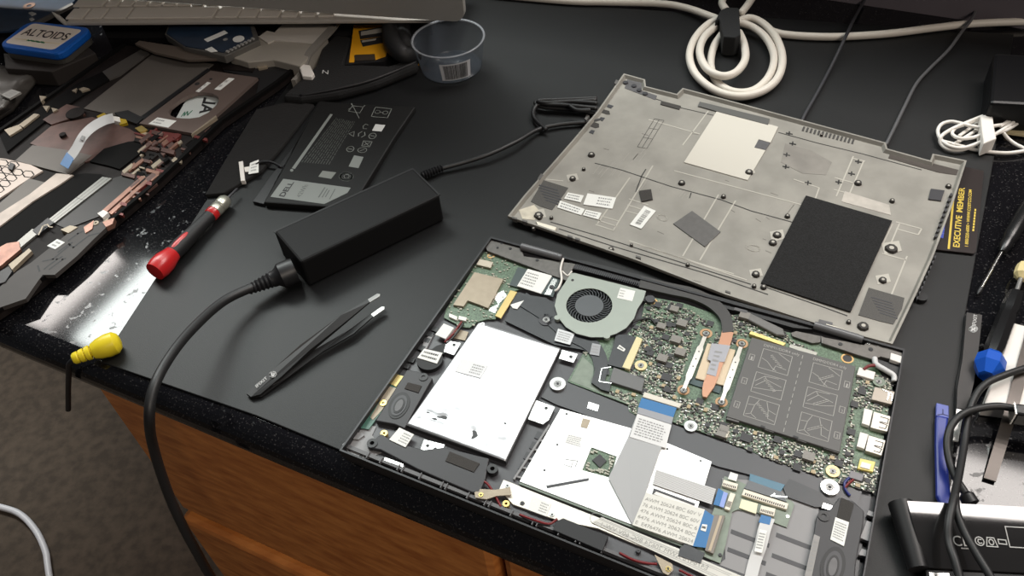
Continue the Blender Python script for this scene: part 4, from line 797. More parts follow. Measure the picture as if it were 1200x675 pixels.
ring_ = strokes('emblem', [[(.5+.42*math.cos(a), .5+.42*math.sin(a)) for a in [math.pi*2*k/20 for k in range(21)]], [(.36, .36), (.64, .64)], [(.36, .64), (.64, .36)]], .0014, [(315.5, 442), (323, 442), (324, 435.5), (316, 435.5)], .0062, whiteink, t1)
text('lettering', 'IFIXIT', [(301, 454.5), (314, 443.5), (311.5, 441.2), (299, 451.5)][::1], .0054, whiteink, t1)
# ------------------------------------------------ yellow plug hanging over the edge
YP = rootfor('audio_plug', 'yellow moulded cable plug at the front edge of the desk', 'plug', 112, 408)
ym = M('yellow moulded plastic', (226, 204, 40), .4)
ya, yb = U(141, 399, .0085), U(85, 421, .0075)
lathe('head', ya, ya.lerp(yb, .60), [(0, .003), (.04, .0062), (.18, .0088), (.45, .0092), (.75, .0080), (.96, .0062), (1, .0045)], ym, YP, seg=12)
for k in range(3): lathe('collar', ya.lerp(yb, .62+.125*k), ya.lerp(yb, .725+.125*k), [(0, .0052-.0004*k), (.15, .0058-.0005*k), (.85, .0056-.0005*k), (1, .005-.0004*k)], ym, YP, seg=14)
lathe('core', ya.lerp(yb, .55), ya.lerp(yb, .99), [(0, .0036), (1, .0036)], ym, YP)
strokes('moulded_edge', [[(.5+.5*math.cos(a), .5+.5*math.sin(a)) for a in [-.6+math.pi*1.5*k/14 for k in range(15)]]], .0007, [(112, 409), (130, 405), (133, 397), (115, 400)], .0182, M('ochre', (190, 165, 30), .5), YP) if False else None
tube('cable', [(88, 420, .0075), (84, 423.5, .006), (81, 428, .001), (80.5, 440, -.012), (80, 455, -.03), (80, 480, -.06)], .0022, black, YP)
# ================================================================== right side
# white coil of thick cable with a black wrap
WC = rootfor('white_cable', 'thick white cable coiled in loops behind the grey cover, bound by a black wrap', 'cable', 862, 70)
wcm = M('white cable jacket', (206, 200, 190), .45); rc = .0039
tube('cable', [(560, -8, .004), (660, 1, .004), (710, 2.5, .004), (770, 4, .004), (803, 9, .006), (835, 20, .010), (856, 27, .013), (878, 21, .012), (896, 29, .010), (911, 47, .009), (917, 70, .008), (911, 92, .007), (893, 107, .006), (866, 113, .006), (838, 106, .006), (816, 88, .007), (808, 66, .008), (815, 44, .010), (832, 27, .012), (850, 21, .015)], rc, wcm, WC, seg=12, n=10,
     extra=([(840, 30, .013), (825, 44, .012), (820, 62, .012), (828, 80, .013), (845, 89, .0135), (862, 85, .013), (873, 70, .012), (872, 52, .012), (866, 38, .013)],
            [(846, 40, .010), (836, 56, .006), (833, 78, .005), (842, 98, .0045), (862, 108, .0045), (885, 105, .0045), (902, 88, .005), (907, 66, .006), (898, 45, .008), (882, 32, .010), (866, 26, .013)],
            [(850, -6, .015), (846, 3, .016), (851, 12, .017)], [(884, -6, .016), (876, 6, .016), (868, 16, .017)],
            [(903, 36, .005), (917, 40, .004), (945, 42.5, .004), (985, 43, .004), (1040, 39.5, .004), (1100, 32, .004), (1145, 27.5, .0045), (1210, 25, .0045), (1290, 23, .0045)]))
poly('cable_wrap', [(844, 12), (852, 8), (866, 9), (868, 40), (862, 44), (848, 43), (843, 22), (838, 24)], .0225, .001, M('black hook and loop', (14, 15, 17), .9, bump=.4, bscale=1500), WC, bevel=.002)
# thin dark leads going to the back
tag(tube('thin_cable', [(1020, -14, .003), (1012, 2, .003), (1001, 22, .006), (991, 43, .0105), (980, 66, .006), (970, 86, .003), (956, 112, .003), (944, 133, .003), (938, 146, .002)], .0017, M('dark lead', (46, 46, 50), .5)), 'thin dark lead crossing the white cable, ending behind the vent slots', 'cable')
tag(tube('thin_cable', [(1158, -14, .004), (1148, 2, .004), (1139, 22, .0105), (1128, 36, .008), (1112, 58, .004), (1090, 80, .003), (1074, 98, .003), (1060, 125, .004), (1047, 152, .004), (1038, 170, .003)], .0016, M('grey lead', (84, 84, 86), .4)), 'thin grey lead curving down to the right hinge corner of the cover', 'cable')
# white bundled cable
WB = rootfor('cable_bundle', 'small bundle of thin white cable held by a white band', 'cable', 1145, 155)
tube('cable', [(1150, 150, .010), (1135, 147, .010), (1124, 144, .009), (1113, 142.5, .008), (1103, 146, .007), (1099, 154, .006), (1103, 164, .006), (1114, 171.5, .006), (1130, 173, .006), (1152, 165, .008), (1175, 152, .010), (1192, 139, .011), (1195, 132, .012), (1187, 128, .012), (1174, 129.5, .012), (1160, 134, .012)], .0016, white, WB, n=8,
     extra=([(1152, 136, .012), (1132, 144, .010), (1114, 152, .009), (1103, 160, .008), (1103, 169, .004), (1113, 175.5, .003), (1130, 175, .004), (1150, 166, .007)], [(1151, 158, .010), (1138, 161.5, .009), (1124, 162, .009), (1116, 157, .008), (1119, 150.5, .008), (1130, 146, .009), (1150, 139, .010)],
            [(1162, 148, .011), (1178, 145, .011), (1192, 137, .010), (1204, 128, .008)], [(1163, 158, .009), (1182, 151, .009), (1200, 139, .009), (1215, 130, .008)], [(1163, 138, .011), (1172, 137, .011), (1180, 142, .011), (1172, 148, .011)],
            [(1103, 165, .005), (1124, 170.5, .0035), (1145, 176, .002), (1170, 179, .002), (1190, 178.5, .002), (1225, 172, .002)], [(1176, 156, .008), (1182, 163, .004), (1192, 170, .002), (1210, 178, .002)], [(1123, 160, .004), (1140, 148, .005), (1150, 142, .006)], [(1116, 170, .004), (1136, 158, .005), (1150, 148, .006)]))
poly('band', [(1149, 136), (1163, 131), (1165, 147), (1168, 162), (1153, 168), (1150.5, 152)], .0155, .0012, white, WB, bevel=.001)
tag(poly('card', [(1158, 126), (1218, 132), (1215, 160), (1180, 155)], .0025, .0002, M('manila card', (190, 176, 140), .6)), 'manila beige card under the white cable bundle', 'card')
tag(poly('black_box', [(1165, 62), (1260, 66), (1255, 125), (1160, 120)], .030, -.0015, M('black gloss box', (12, 12, 14), .35, spec=.25), bevel=.003), 'dark box behind the white cable bundle at the right', 'box')
# membership card
MC = rootfor('membership_card', 'dark membership card with yellow lettering, slid under the right edge of the cover', 'card', 1130, 250)
crd = poly('card', [(1086, 291), (1141, 297), (1143.5, 295), (1153, 200), (1106, 190)], .0022, .0012, M('dark brown card', (44, 37, 36), .3), MC)
yel = M('card yellow', (212, 184, 72), .45)
poly('yellow_rule', [(1110.5, 291.5), (1113, 291.8), (1119.5, 222), (1117, 221.7)], .00235, .002, yel, crd)
poly('blue_stripe', [(1098, 277.5), (1105.5, 279), (1108, 259), (1100, 258)], .0023, .002, M('card blue', (64, 84, 190), .4), crd)
strokes('stripe_line', [[(0, .25*k), (1, .25*k)] for k in (1, 2, 3)], .0005, [(1098, 277.5), (1105.5, 279), (1108, 259), (1100, 258)], .0024, M('card pale blue', (120, 136, 210), .4), crd)
def vtext(s, bl, br, tr, tl, m, z=.0024): text('lettering', s, [bl, br, tr, tl], z, m, crd, bold=.02)
vtext('EXECUTIVE', (1124.5, 290), (1127.5, 253), (1120.3, 252), (1116.6, 289)[0:2], yel); vtext('MEMBER', (1127.8, 249), (1130.8, 220), (1124, 219.4), (1120.6, 248), yel)
vtext('1 800/220-6000 \u2022 WWW.COSTCO.COM', (1134.5, 289), (1139, 222.5), (1135.3, 222), (1130.5, 288.5), yel)
marks('fine_print', [(.0+.12*k, 0, .09+.12*k, 1) for k in range(8)], [(1141.5, 271), (1144.2, 243), (1142.3, 242.8), (1139.4, 270.7)], .0024, yel, crd)
# screwdriver with thin shaft
S2 = rootfor('screwdriver', 'thin precision screwdriver, bare silver shaft with a black tip, right of the card', 'screwdriver', 1165, 310)
lathe('shaft', U(1175, 293, .0055), U(1149.5, 338, .0025), [(0, .0014), (1, .0013)], chrome, S2); lathe('tip', U(1150, 337.5, .0026), U(1145.5, 345, .002), [(0, .0017), (.6, .0015), (1, .0006)], black, S2)
lathe('handle', U(1212, 230, .007), U(1174, 295, .0058), [(0, .0046), (.1, .0058), (.75, .0058), (.82, .0044), (.9, .0048), (1, .002)], M('gloss black handle', (26, 26, 27), .25), S2)
# second driver with a blue faceted end
S3 = rootfor('screwdriver', 'black handled screwdriver with a faceted blue end cap and cream bit', 'screwdriver', 1170, 400)
h0, h1 = U(1191, 342, .0085), U(1163, 416, .0095)
lathe('shaft', U(1198, 322, .0075), U(1190, 345, .0085), [(0, .0016), (1, .0016)], steel, S3)
lathe('handle', h0, h1, [(0, .003), (.04, .0055), (.3, .0066), (.36, .0056), (.42, .0066), (.9, .0068), (1, .006)], M('gloss black handle', (26, 26, 27), .25), S3, seg=8)
lathe('end_cap', h1.lerp(h0, .02), U(1155.5, 441, .0100), [(0, .005), (.25, .0095), (.62, .0100), (1, .0052)], M('bright blue plastic', (24, 84, 186), .3), S3, seg=7, smooth=False)
bt = lathe('bit', U(1203, 310, .0075), U(1196, 327, .0075), [(0, .003), (.15, .0058), (.4, .0062), (.8, .0058), (1, .0022)], M('cream bit', (222, 204, 150), .5), S3, seg=9, smooth=False)
# white box and pry tool on it
WX = tag(poly('white_box', [(1188, 378), (1260, 398), (1245, 486), (1153, 474)], .0110, -.0015, white, bevel=.001), 'flat white box at the right with a black strip across it', 'box')
tag(strip('pry_bar', [(1211, 385, .0125), (1196, 440, .0125), (1184, 484, .0110), (1173, 520, .004), (1160, 562, .0006)], 15, .01, .0011, M('dark grey pry steel', (76, 70, 66), .35, .5)), 'long dark flat pry bar leaning from the white box down to the desk', 'pry tool')
# black cable loops with a small connector box
BC = rootfor('black_cable', 'black cable looping from a small connector box across the glossy black device', 'cable', 1130, 520)
poly('connector_box', [(1189, 472), (1245, 478), (1245, 492), (1191, 485)], .024, .012, M('gloss black handle', (26, 26, 27), .25), BC, bevel=.0015); poly('metal_rim', [(1188, 471.5), (1190, 471.7), (1192, 485), (1190, 485)], .0245, .013, chrome, BC)
tube('cable', [(1192, 480, .018), (1172, 476, .018), (1150, 478, .018), (1130, 484, .018), (1116, 497, .017), (1110, 516, .015), (1112, 538, .013), (1120, 560, .012), (1130, 576, .012), (1135, 585, .012)], .0024, cordm, BC, extra=([(1225, 425, .016), (1200, 432, .016), (1176, 440, .017), (1155, 450, .016), (1142, 466, .014), (1134, 490, .013), (1130, 520, .014), (1124, 555, .020), (1117, 588, .027), (1112, 612, .027), (1112, 635, .025), (1120, 660, .025), (1130, 700, .022)], [(1119, 580, .026), (1121, 600, .0255), (1131, 625, .0245), (1145, 650, .0245), (1160, 675, .0245), (1180, 715, .022)]))
lathe('strain_relief', U(1131, 578, .0125), U(1139, 592, .0115), [(0, .0028), (.2, .0045), (.9, .0048), (1, .003)], black, BC)
# tweezers 2 and blue spudger
T2 = rootfor('tweezers', 'black flat tweezers with white emblem lying at the right edge of the mat', 'tweezers', 1137, 420)
dkt = M('dark grey coated steel', (44, 41, 40), .5, .1)
ta = poly('arm', [(1133, 366), (1151, 369), (1148, 400), (1141, 450), (1133, 480), (1121, 478), (1122, 455), (1128, 420)], .0052, .0040, dkt, T2); poly('arm', [(1131, 368), (1148, 371), (1146, 400), (1139, 452), (1131, 482), (1119, 480), (1120, 452), (1126, 420)], .0024, .0012, M('black coated steel', (24, 24, 25), .5, .1), T2)
poly('tip', [(1121, 479, .0050), (1131, 481, .0050), (1127, 495, .0046), (1123, 517, .004), (1117, 516, .004), (1119, 495, .0046)], 0, 0, steel, ta, thick=.0012)
strokes('emblem', [[(.5+.5*math.cos(a), .5+.5*math.sin(a)) for a in [math.pi*2*k/20 for k in range(21)]], [(.3, .3), (.7, .7)], [(.3, .7), (.7, .3)]], .0012, [(1136, 388.5), (1144, 389), (1145.5, 382.5), (1137, 382.5)], .0053, whiteink, ta)
text('lettering', 'IFIXIT', [(1143.5, 382), (1145.5, 368.5), (1141.3, 368.2), (1139, 381.5)], .0053, whiteink, ta)
SP = rootfor('spudger', 'blue plastic spudger standing out against the dark mat at the right', 'spudger', 1105, 530)
bls = M('dark blue plastic', (36, 52, 140), .35)
poly('shaft', [(1097, 486), (1112, 489), (1110, 505), (1111, 540), (1114, 570), (1116, 592), (1104, 592), (1098, 580), (1096.5, 520)], .0052, .0006, bls, SP, bevel=.0014); poly('flat_end', [(1097.5, 472), (1112, 475.5), (1112, 490), (1097, 487)], .0038, .0008, M('pale blue plastic', (88, 100, 176), .4), SP, bevel=.0004)
strokes('moulded_sign', [[(0, .1), (.5, .3), (.5, .9)], [(.5, .3), (1, .2)]], .0007, [(1099, 487), (1111, 489), (1111, 480), (1099, 478)], .0039, M('navy mark', (24, 32, 90), .5), SP)
# glossy black device bottom right
DV = rootfor('portable_drive', 'glossy black portable device with printed marks, in the lower right corner', 'portable device', 1140, 630)
dvm = M('gloss black shell', (34, 33, 33), .09, bump=.01, bscale=60, spec=1.)
DROP = ((0, 0), (.12, .0001), (.28, .0008), (.5, .0024), (.75, .0050), (1, .0082))
def dv(x, y): return max(0, min(1, (y-587-.05*(x-1063))/78))
def zdev(x, y):
    v = dv(x, y)
    for (a, za), (b_, zb_) in zip(DROP, DROP[1:]):
        if v <= b_: return .0185-za-(zb_-za)*(v-a)/(b_-a)
V, Fc = [], []
rows = [k/16 for k in range(17)]
for r_ in rows:
    for u in (0, .35, .7, 1):
        xb, yb = lerp((1063, 587), (1300, 599), u); xf, yf = lerp((1084, 665), (1330, 677.5), u); x, y = lerp((xb, yb), (xf, yf), r_)
        V.append(U(x, y, .0185-(zdev(1063, 587+78*r_)-.0185)*-1))
for j_ in range(16):
    for i_ in range(3): a = j_*4+i_; Fc.append((a, a+1, a+5, a+4))
k = len(V); per = [0, 1, 2, 3]+[4*r_+3 for r_ in range(1, 17)]+[66, 65, 64]+[4*r_ for r_ in range(15, 0, -1)]
V += [Vector((V[i_].x, V[i_].y, .0012)) for i_ in per]; Fc += [(per[i_], per[(i_+1) % len(per)], k+(i_+1) % len(per), k+i_) for i_ in range(len(per))]+[tuple(range(k, k+len(per)))]
bd = mesh('body', V, Fc, dvm, DV, smooth=True); e_ = bd.modifiers.new('edges', 'EDGE_SPLIT'); e_.split_angle = math.radians(30)
ea, eb = U(1055, 589, .0115), U(1077, 668, .0075)
lathe('rounded_edge', ea, eb, [(0, .0055), (.01, .0072), (.99, .0058), (1, .0045)], M('satin black edge', (26, 26, 27), .45), DV)
poly('front_face', [(1084, 666.5), (1200, 672.5), (1330, 679), (1330, 715), (1200, 700), (1087, 690)], .0088, .0010, softblack, DV, bevel=.0008)
poly('port', [(1089, 671), (1112, 672), (1113, 676), (1090, 675)], .0096, .0086, chrome, DV)
dz_ = .01862; dp = M('device grey print', (164, 164, 162), .5)
dq = lambda a, b, c, d: [(a, d), (c, d), (c, b), (a, b)]
def sh(q, s=.24): return [(x+(y-630)*s, y, zdev(x, y)+.00025) for x, y in q]
text('lettering', 'CE', sh([(1116, 639.5), (1134, 640.5), (1134, 628.5), (1116, 627.5)]), dz_, dp, DV)
strokes('round_mark', [circ, [(.7, .3), (.4, .25), (.3, .5), (.4, .75), (.7, .7)]], .0006, sh([(1142, 639), (1152, 639.5), (1152, 629.5), (1142, 629)]), dz_, dp, DV)
strokes('triangle_mark', [[(0, 0), (1, 0), (.8, 1), (.2, 1), (0, 0)], [(.3+.4*p[0], .2+.6*p[1]) for p in circ]], .0006, sh([(1154, 640), (1167, 641), (1167, 630.5), (1154, 629.5)]), dz_, dp, DV)
strokes('bin_mark', [[(0, .3), (1, .3), (1, .8), (0, .8), (0, .3)]], .0006, sh([(1169, 640), (1178, 641), (1178, 631), (1169, 630)]), dz_, dp, DV)
marks('fine_print', [(.02+.1*k, .1, .09+.1*k, .6) for k in range(9)], sh([(1123, 643.5), (1142, 644.5), (1142, 641.5), (1123, 640.5)]), dz_, dp, DV)
strokes('panel_outline', [[(0, 0), (1, 0), (1, 1), (0, 1), (0, 0)]], .0006, sh([(1181, 641), (1215, 643), (1215, 619), (1181, 617)]), dz_, dp, DV)
# ================================================================== stripped laptop at the left
OL = rootfor('laptop_chassis', 'stripped brown and black laptop body with its inside showing, at the left', 'laptop part', 160, 200)
cop = M('brown copper plastic', (86, 62, 56), .4, .3, noise=.25, nscale=60); drk = M('dark brown plastic', (26, 21, 20), .6, noise=.3, nscale=80, spec=.2); pk = M('pink copper plating', (134, 98, 84), .35, .5, noise=.2, nscale=90); gyp = M('grey bay plate', (98, 93, 88), .5, .2, noise=.06, nscale=20)
TH_ = [(430, 390), (450, 340), (520, 285), (600, 240), (680, 214), (740, 210), (820, 222), (868, 250), (872, 285), (850, 325), (780, 390), (700, 430), (620, 442), (560, 440), (500, 435), (455, 420)]
hole_ = [(140+x/7.5, 80+y/7.5) for x, y in TH_]
hbig = [(228+(x-228)*1.12, 123+(y-123)*1.12) for x, y in hole_]
OC = [(150, 55), (250, 66), (322, 69), (342, 72), (350, 78), (349, 86), (328, 103), (263, 148), (181, 226), (128, 271), (28, 354), (-30, 392), (-140, 330), (-70, 215), (0, 160)]
wo = [Vector((q.x, q.y, .0075)) for q in W(OC, .003)]; vs, fs = prism_vf(wo, None, .0008, [W(hbig, .0075)]); mesh('palmrest', vs, fs, drk, OL)
wo = [Vector((q.x, q.y, .0105)) for q in wo]; wi = offset_in(wo, .004); n = len(wo); vs = wo+wi+[Vector((p.x, p.y, .0075)) for p in wi]+[Vector((p.x, p.y, .006)) for p in wo]; fs = []
for i in range(n):
    j = (i+1) % n; fs += [(i, j, n+j, n+i), (n+i, n+j, 2*n+j, 2*n+i), (3*n+i, 3*n+j, j, i)]
deepm = M('deep black plastic', (11, 10, 10), .7, spec=.12); mesh('rim', vs, fs, deepm, OL)
def ol(name, pts, h=.0012, m=cop, par=None, base=.0075, **k): return poly(name, pts, base+h, base-.0006, m, par or OL, **k)
ol('bay_plate', [(178, 64), (250, 75), (166, 142), (98, 127)], .0012, gyp)
brk = ol('metal_bracket', [(246.7, 82.7), (302, 91), (270, 120), (253, 135), (225, 156), (163, 144.5)], .0034, M('bronze grey bracket', (112, 98, 92), .45, .35, noise=.05, nscale=20), holes=[hole_])
ol('bracket_flange', [(253, 135), (225, 156), (224, 158), (254, 137)], .0036, tan); ol('shadow_gap', [(166, 142), (246, 81), (243, 80), (160, 140)], .0013, black)
for q in ([(174, 145), (197, 149.5), (206.7, 141.5), (184.5, 137.5)], [(229, 107), (233, 108), (247, 97), (243, 96)], [(251, 104.5), (258, 105.5), (275, 92), (268, 91)]): sticker('label', q, .0075+.0037, brk, lines=2, x1=.55, t=.0002)
disc('hole', 231, 98, 3, .0108, .0111, ink, brk, 12); disc('hole', 247, 92.5, 1.8, .0108, .0111, ink, brk, 12)
ol('hinge_plate', [(120, 84), (165, 58), (175, 62), (140, 88), (128, 93)], .0018, M('dull steel', (110, 106, 102), .4, .6))
ol('keyboard_sheet', [(62, 146), (108, 137), (152, 151), (166, 160), (142, 176), (100, 190), (35, 168)], .0014, cop)
ol('black_well', [(105, 189), (122, 174), (150, 166), (170, 164), (166, 178), (140, 198), (127, 194)], .0018, deepm)
ol('grey_panel', [(38, 170), (80, 176), (108, 182), (79, 204), (18, 188)], .0018, gyp)
hexm = M('hexagon embossed plate', (190, 176, 166), .45, .2)
hx = ol('hexagon_plate', [(-40, 205), (-14, 184), (6, 186), (36, 193), (50, 200), (33, 210), (-20, 245), (-40, 250)], .0016, hexm)
V, Fc = [], []
for r_ in range(11):
    for c_ in range(-2, 7):
        cx, cy = -2+c_*12.5-r_*7.5, 182+r_*6.6+c_*2.2
        hp_ = [(cx+7*math.cos(a)-.6*math.sin(a), cy+4.1*math.sin(a)+.8*math.cos(a)) for a in [math.pi/3*k for k in range(7)]]
        if not all(inpoly(x, y, [(-40, 200), (-14, 184), (6, 186), (36, 193), (50, 200), (33, 210), (-20, 245), (-40, 250)]) for x, y in hp_): continue
        for (x0, y0), (x1, y1) in zip(hp_, hp_[1:]):
            a, b = U(x0, y0, .00915), U(x1, y1, .00915); d = (b-a).normalized(); nn = Vector((-d.y, d.x, 0))*.00055; k = len(V); V += [a-nn, b-nn, b+nn, a+nn]; Fc.append((k, k+1, k+2, k+3))
if V: mesh('hexagon_groove', V, Fc, drk, hx)
ol('rib', [(12, 190), (17, 192), (14, 199), (9, 197)], .004, black)
ol('pale_rail', [(66, 203), (86, 205), (70, 216), (38, 236), (-20, 280), (-30, 275), (-10, 256), (34, 228)], .0022, M('pale worn rail', (172, 160, 150), .45, .2, noise=.15, nscale=60))
ol('grey_panel', [(-25, 262), (-10, 246), (34, 209), (54, 214), (30, 232), (-20, 270)], .0018, gyp)
ol('battery_well', [(86, 205), (100, 203), (118, 204), (128, 208), (100, 226), (60, 254), (20, 290), (-20, 318), (-40, 310), (-20, 282), (38, 238)], .0008, deepm)
ol('metal_bar', [(120, 207), (131, 209), (64, 261), (57, 257)], .002, M('dull bar steel', (120, 120, 116), .35, .5)); strokes('bar_groove', [[(0, .3), (1, .3)], [(0, .7), (1, .7)], [(.5, 0), (.5, 1)]], .0004, [(57, 257), (120, 207), (131, 209), (64, 261)], .00958, ink, OL)
ol('metal_bar', [(38, 268), (46, 272), (30, 285), (10, 302), (2, 298)], .002, M('dull bar steel', (120, 120, 116), .35, .5)); ol('black_joint', [(56, 255), (63, 261), (44, 275), (38, 270)], .0028, black)
ol('satin_well', [(132, 209), (160, 200), (167, 206), (120, 252), (78, 268), (64, 262)], .0008, M('satin dark well', (26, 24, 23), .4, noise=.2, nscale=20, spec=.3))
for q in ([(166, 206), (171, 207), (124, 249), (119, 247)], [(173, 208), (177, 209), (131, 251), (127, 249)]): ol('copper_rail', q, .003, pk)
redb = M('red brown plating', (104, 46, 42), .4, .3); frag = [(160, 152), (205, 156), (232, 160), (250, 152), (256, 150), (205, 200), (180, 222), (150, 250), (128, 266), (122, 262), (170, 208), (150, 205), (166, 184)]
rr_ = random.Random(12)
k = 0
while k < 95:
    x, y = rr_.uniform(120, 256), rr_.uniform(150, 266)
    if not inpoly(x+6, y+1, frag): continue
    k += 1; L_, w_ = rr_.uniform(5, 17), rr_.uniform(1.5, 5); dx, dy = (.78, -.62) if rr_.random() < .6 else (.95, .25)
    ol('copper_fragment', [(x-dx*L_/2+dy*w_/2, y-dy*L_/2-dx*w_/2), (x+dx*L_/2+dy*w_/2, y+dy*L_/2-dx*w_/2), (x+dx*L_/2-dy*w_/2, y+dy*L_/2+dx*w_/2), (x-dx*L_/2-dy*w_/2, y-dy*L_/2+dx*w_/2)], rr_.uniform(.001, .0034), rr_.choice((pk, cop, cop, drk, deepm, tan, redb)))
ol('red_brown_plate', [(176, 152), (212, 157), (208, 165), (172, 160)], .0022, M('red brown plating', (120, 56, 50), .4, .3))
ol('dark_bay', [(268, 72), (322, 72), (342, 78), (325, 98), (300, 112), (304, 92), (262, 83)], .0014, softblack); ol('red_contact', [(258, 74), (300, 78), (296, 84), (262, 81)], .0024, drk); ol('pale_clip', [(300, 77), (314, 75), (313, 79), (303, 81)], .0034, tan)
spk2 = ol('speaker_module', [(84, 270), (94, 264), (112, 262), (122, 259), (127, 264), (110, 280), (90, 300), (64, 322), (50, 322), (44, 330), (30, 350), (-5, 362), (-20, 350), (0, 336), (20, 318), (36, 308)], .0034, M('warm grey speaker', (64, 60, 58), .6, noise=.06, nscale=60))
strokes('speaker_groove', [[(.0, .25), (.3, .3), (.36, .6), (.6, .55), (.7, .8), (1, .85)], [(.1, .7), (.16, .85), (.25, .9)], [(.4, .1), (.46, .3), (.56, .35)], [(0, .15), (.3, .05)], [(.62, .1), (.7, .3), (.76, .32)], [(.2, .45), (.27, .62), (.33, .65)]], .0016, [(35, 320), (62, 322), (125, 265), (95, 266)], .0110, ink, spk2)
sticker('label', [(55, 288), (64.5, 292), (76, 284), (67, 280)], .0113, spk2, lines=2, x0=.25, x1=.8, t=.0003)
ol('silver_tab', [(71, 269), (82, 264), (91, 266), (80, 273)], .0042, tan); disc('brass_boss', 112, 261, 3.6, .0075, .0116, tan, OL, rin=1.5)
ol('white_block', [(114, 250), (121, 246), (127, 249), (120, 255)], .0046, white); ol('pink_block', [(98, 266), (110, 258), (108, 268), (100, 273)], .0044, pk); ol('pink_block', [(120, 260), (134, 255), (132, 262), (124, 266)], .0044, pk)
ol('pink_corner', [(-20, 300), (8, 285), (22, 283), (24, 292), (0, 312), (-15, 318)], .003, pk); ol('pale_clip', [(10, 310), (34, 291), (37, 294), (14, 316)], .0035, tan); ol('black_clip', [(0, 318), (10, 312), (14, 318), (6, 330), (-8, 335)], .0045, black)
strokes('cable_guide', [[(.0, .1), (.2, .9), (.6, 1), (.8, .6), (1, .5)]], .0012, [(45, 276), (62, 270), (60, 262), (48, 264)], .0116, tan, OL)
# left margin: dark frame pieces with metal clips
for q in ([(5, 152), (22, 146), (26, 150), (11, 159)], [(22, 146), (40, 133), (46, 134), (27, 149)], [(46, 112), (54, 113), (48, 119)], [(84, 106), (90, 103), (88, 108)], [(92, 104), (98, 102), (105, 104), (96, 107)], [(50, 124), (58, 124), (54, 130)], [(60, 126), (68, 128), (62, 131)]): ol('metal_clip', q, .0042, tan)
ol('side_frame', [(0, 160), (20, 145), (90, 98), (120, 84), (128, 93), (96, 112), (60, 136), (30, 160), (8, 178)], .0022, deepm); ol('brown_relief', [(50, 140), (78, 122), (96, 126), (100, 134), (72, 142), (60, 146)], .0026, cop)
disc('brown_disc', 88, 132, 11, .0075, .0112, drk, OL); disc('post', 73, 157, 4, .0075, .0120, drk, OL, 8)
# curved white ribbon with blue end
rbn = strip('ribbon_cable', [(133, 138, .013), (122, 141, .022), (108, 149, .026), (97, 160, .024), (89, 174, .020), (82, 184, .017)], 11, .02, .0003, M('white ribbon cable', (196, 196, 196), .4), OL)
strip('blue_stiffener', [(83, 181, .0176), (79, 188, .0166), (75, 195, .0155)], 11, .017, .0004, blue, rbn)
poly('print_square', [(93.5, 163), (97.5, 164.5), (100, 160), (96, 158.5)], .0247, .0243, greyink, rbn)
for q in ([(113, 136), (122, 132), (128, 137), (118, 141)], [(138, 138), (148, 140), (149, 144), (140, 146)]): ol('yellow_tape', q, .0030, M('yellow film tape', (168, 142, 30), .4))
ol('white_contact', [(132, 136), (140, 137), (141, 143), (131, 141)], .0045, white); ol('dark_foam', [(134, 132), (150, 129), (168, 138), (160, 145), (142, 138)], .003, softblack)
ol('metal_tab', [(158, 150), (166, 147), (173, 152), (164, 155)], .003, brass); ol('bright_pin', [(184, 157), (189, 153.5), (190, 154.5), (185, 158)], .0040, chrome)
# white tin seen through the bracket opening
TN = rootfor('candy_tin', 'white tin lid with black letters seen through the oval opening of the stripped laptop', 'tin', 228, 122)
lidp = poly('lid', [(205, 140), (224, 105), (262, 105), (262, 122), (240, 148), (215, 150)], .0045, .0002, M('pale tin white', (196, 202, 200), .4), TN, bevel=.0006)
text('lettering', 'AL', [(231, 134), (250, 113), (262, 125), (243, 146)][0:0] or [(233, 133), (239, 114), (255, 115.5), (247, 134)], .0047, ink, lidp, bold=.03)
strokes('green_script', [[(0, .2), (.2, .8), (.3, .2), (.5, .8), (.7, .2), (1, .8)]], .0011, [(212, 138), (222, 136), (226, 128), (215, 130)], .0047, M('tin green', (30, 110, 80), .5), lidp)
# ------------------------------------------------ blue tin, keyboard, screen and the clutter at the back
def block(name, pts, zt, zb, m, label, cat, bevel=.001, group=None): return tag(poly(name, pts, zt, zb, m, bevel=bevel), label, cat, group)
GB = rootfor('antistatic_bag', 'crumpled grey bag with a small label at the left edge below the blue tin', 'bag', 20, 110)
bgm = M('grey antistatic film', (78, 74, 70), .4, .2, bump=.4, bscale=40)
N = 18; V = []; Fc = []; bq = [(-40, 72), (52, 82), (14, 128), (-60, 175)]
fbag = lambda u, v: lerp(lerp(bq[0], bq[1], u), lerp(bq[3], bq[2], u), v)
for j in range(N+1):
    for i in range(N+1):
        u, v_ = i/N, j/N; e = min(u, 1-u, v_, 1-v_)*2; x, y = fbag(u, v_); V.append(U(x, y, .004+.012*min(1, e*2.2)+.004*mathutils.noise.noise(Vector((u*5, v_*5, 3)))*min(1, e*3)))
for j in range(N):
    for i in range(N): a = j*(N+1)+i; Fc.append((a, a+1, a+N+2, a+N+1))
nb = len(V); per = [i for i in range(N+1)]+[j*(N+1)+N for j in range(1, N+1)]+[N*(N+1)+i for i in range(N-1, -1, -1)]+[j*(N+1) for j in range(N-1, 0, -1)]
V += [Vector((V[i].x, V[i].y, .0008)) for i in per]; Fc += [(per[k], per[(k+1) % len(per)], nb+(k+1) % len(per), nb+k) for k in range(len(per))]+[tuple(range(nb, nb+len(per)))]
mesh('film', V, Fc, bgm, GB, smooth=True)
sticker('label', [(1, 111), (11, 115.5), (24.5, 108), (14, 104.5)], .0185, GB, lines=3, x0=.2, x1=.8, m=M('dull label', (150, 148, 144), .6), t=.002)
block('grey_box', [(4, 62), (70, 68), (100, 52), (112, 62), (60, 84), (6, 80)], .0170, -.0015, M('brown grey box', (46, 42, 40), .6, spec=.2), 'low brown grey box under the blue tin', 'box')
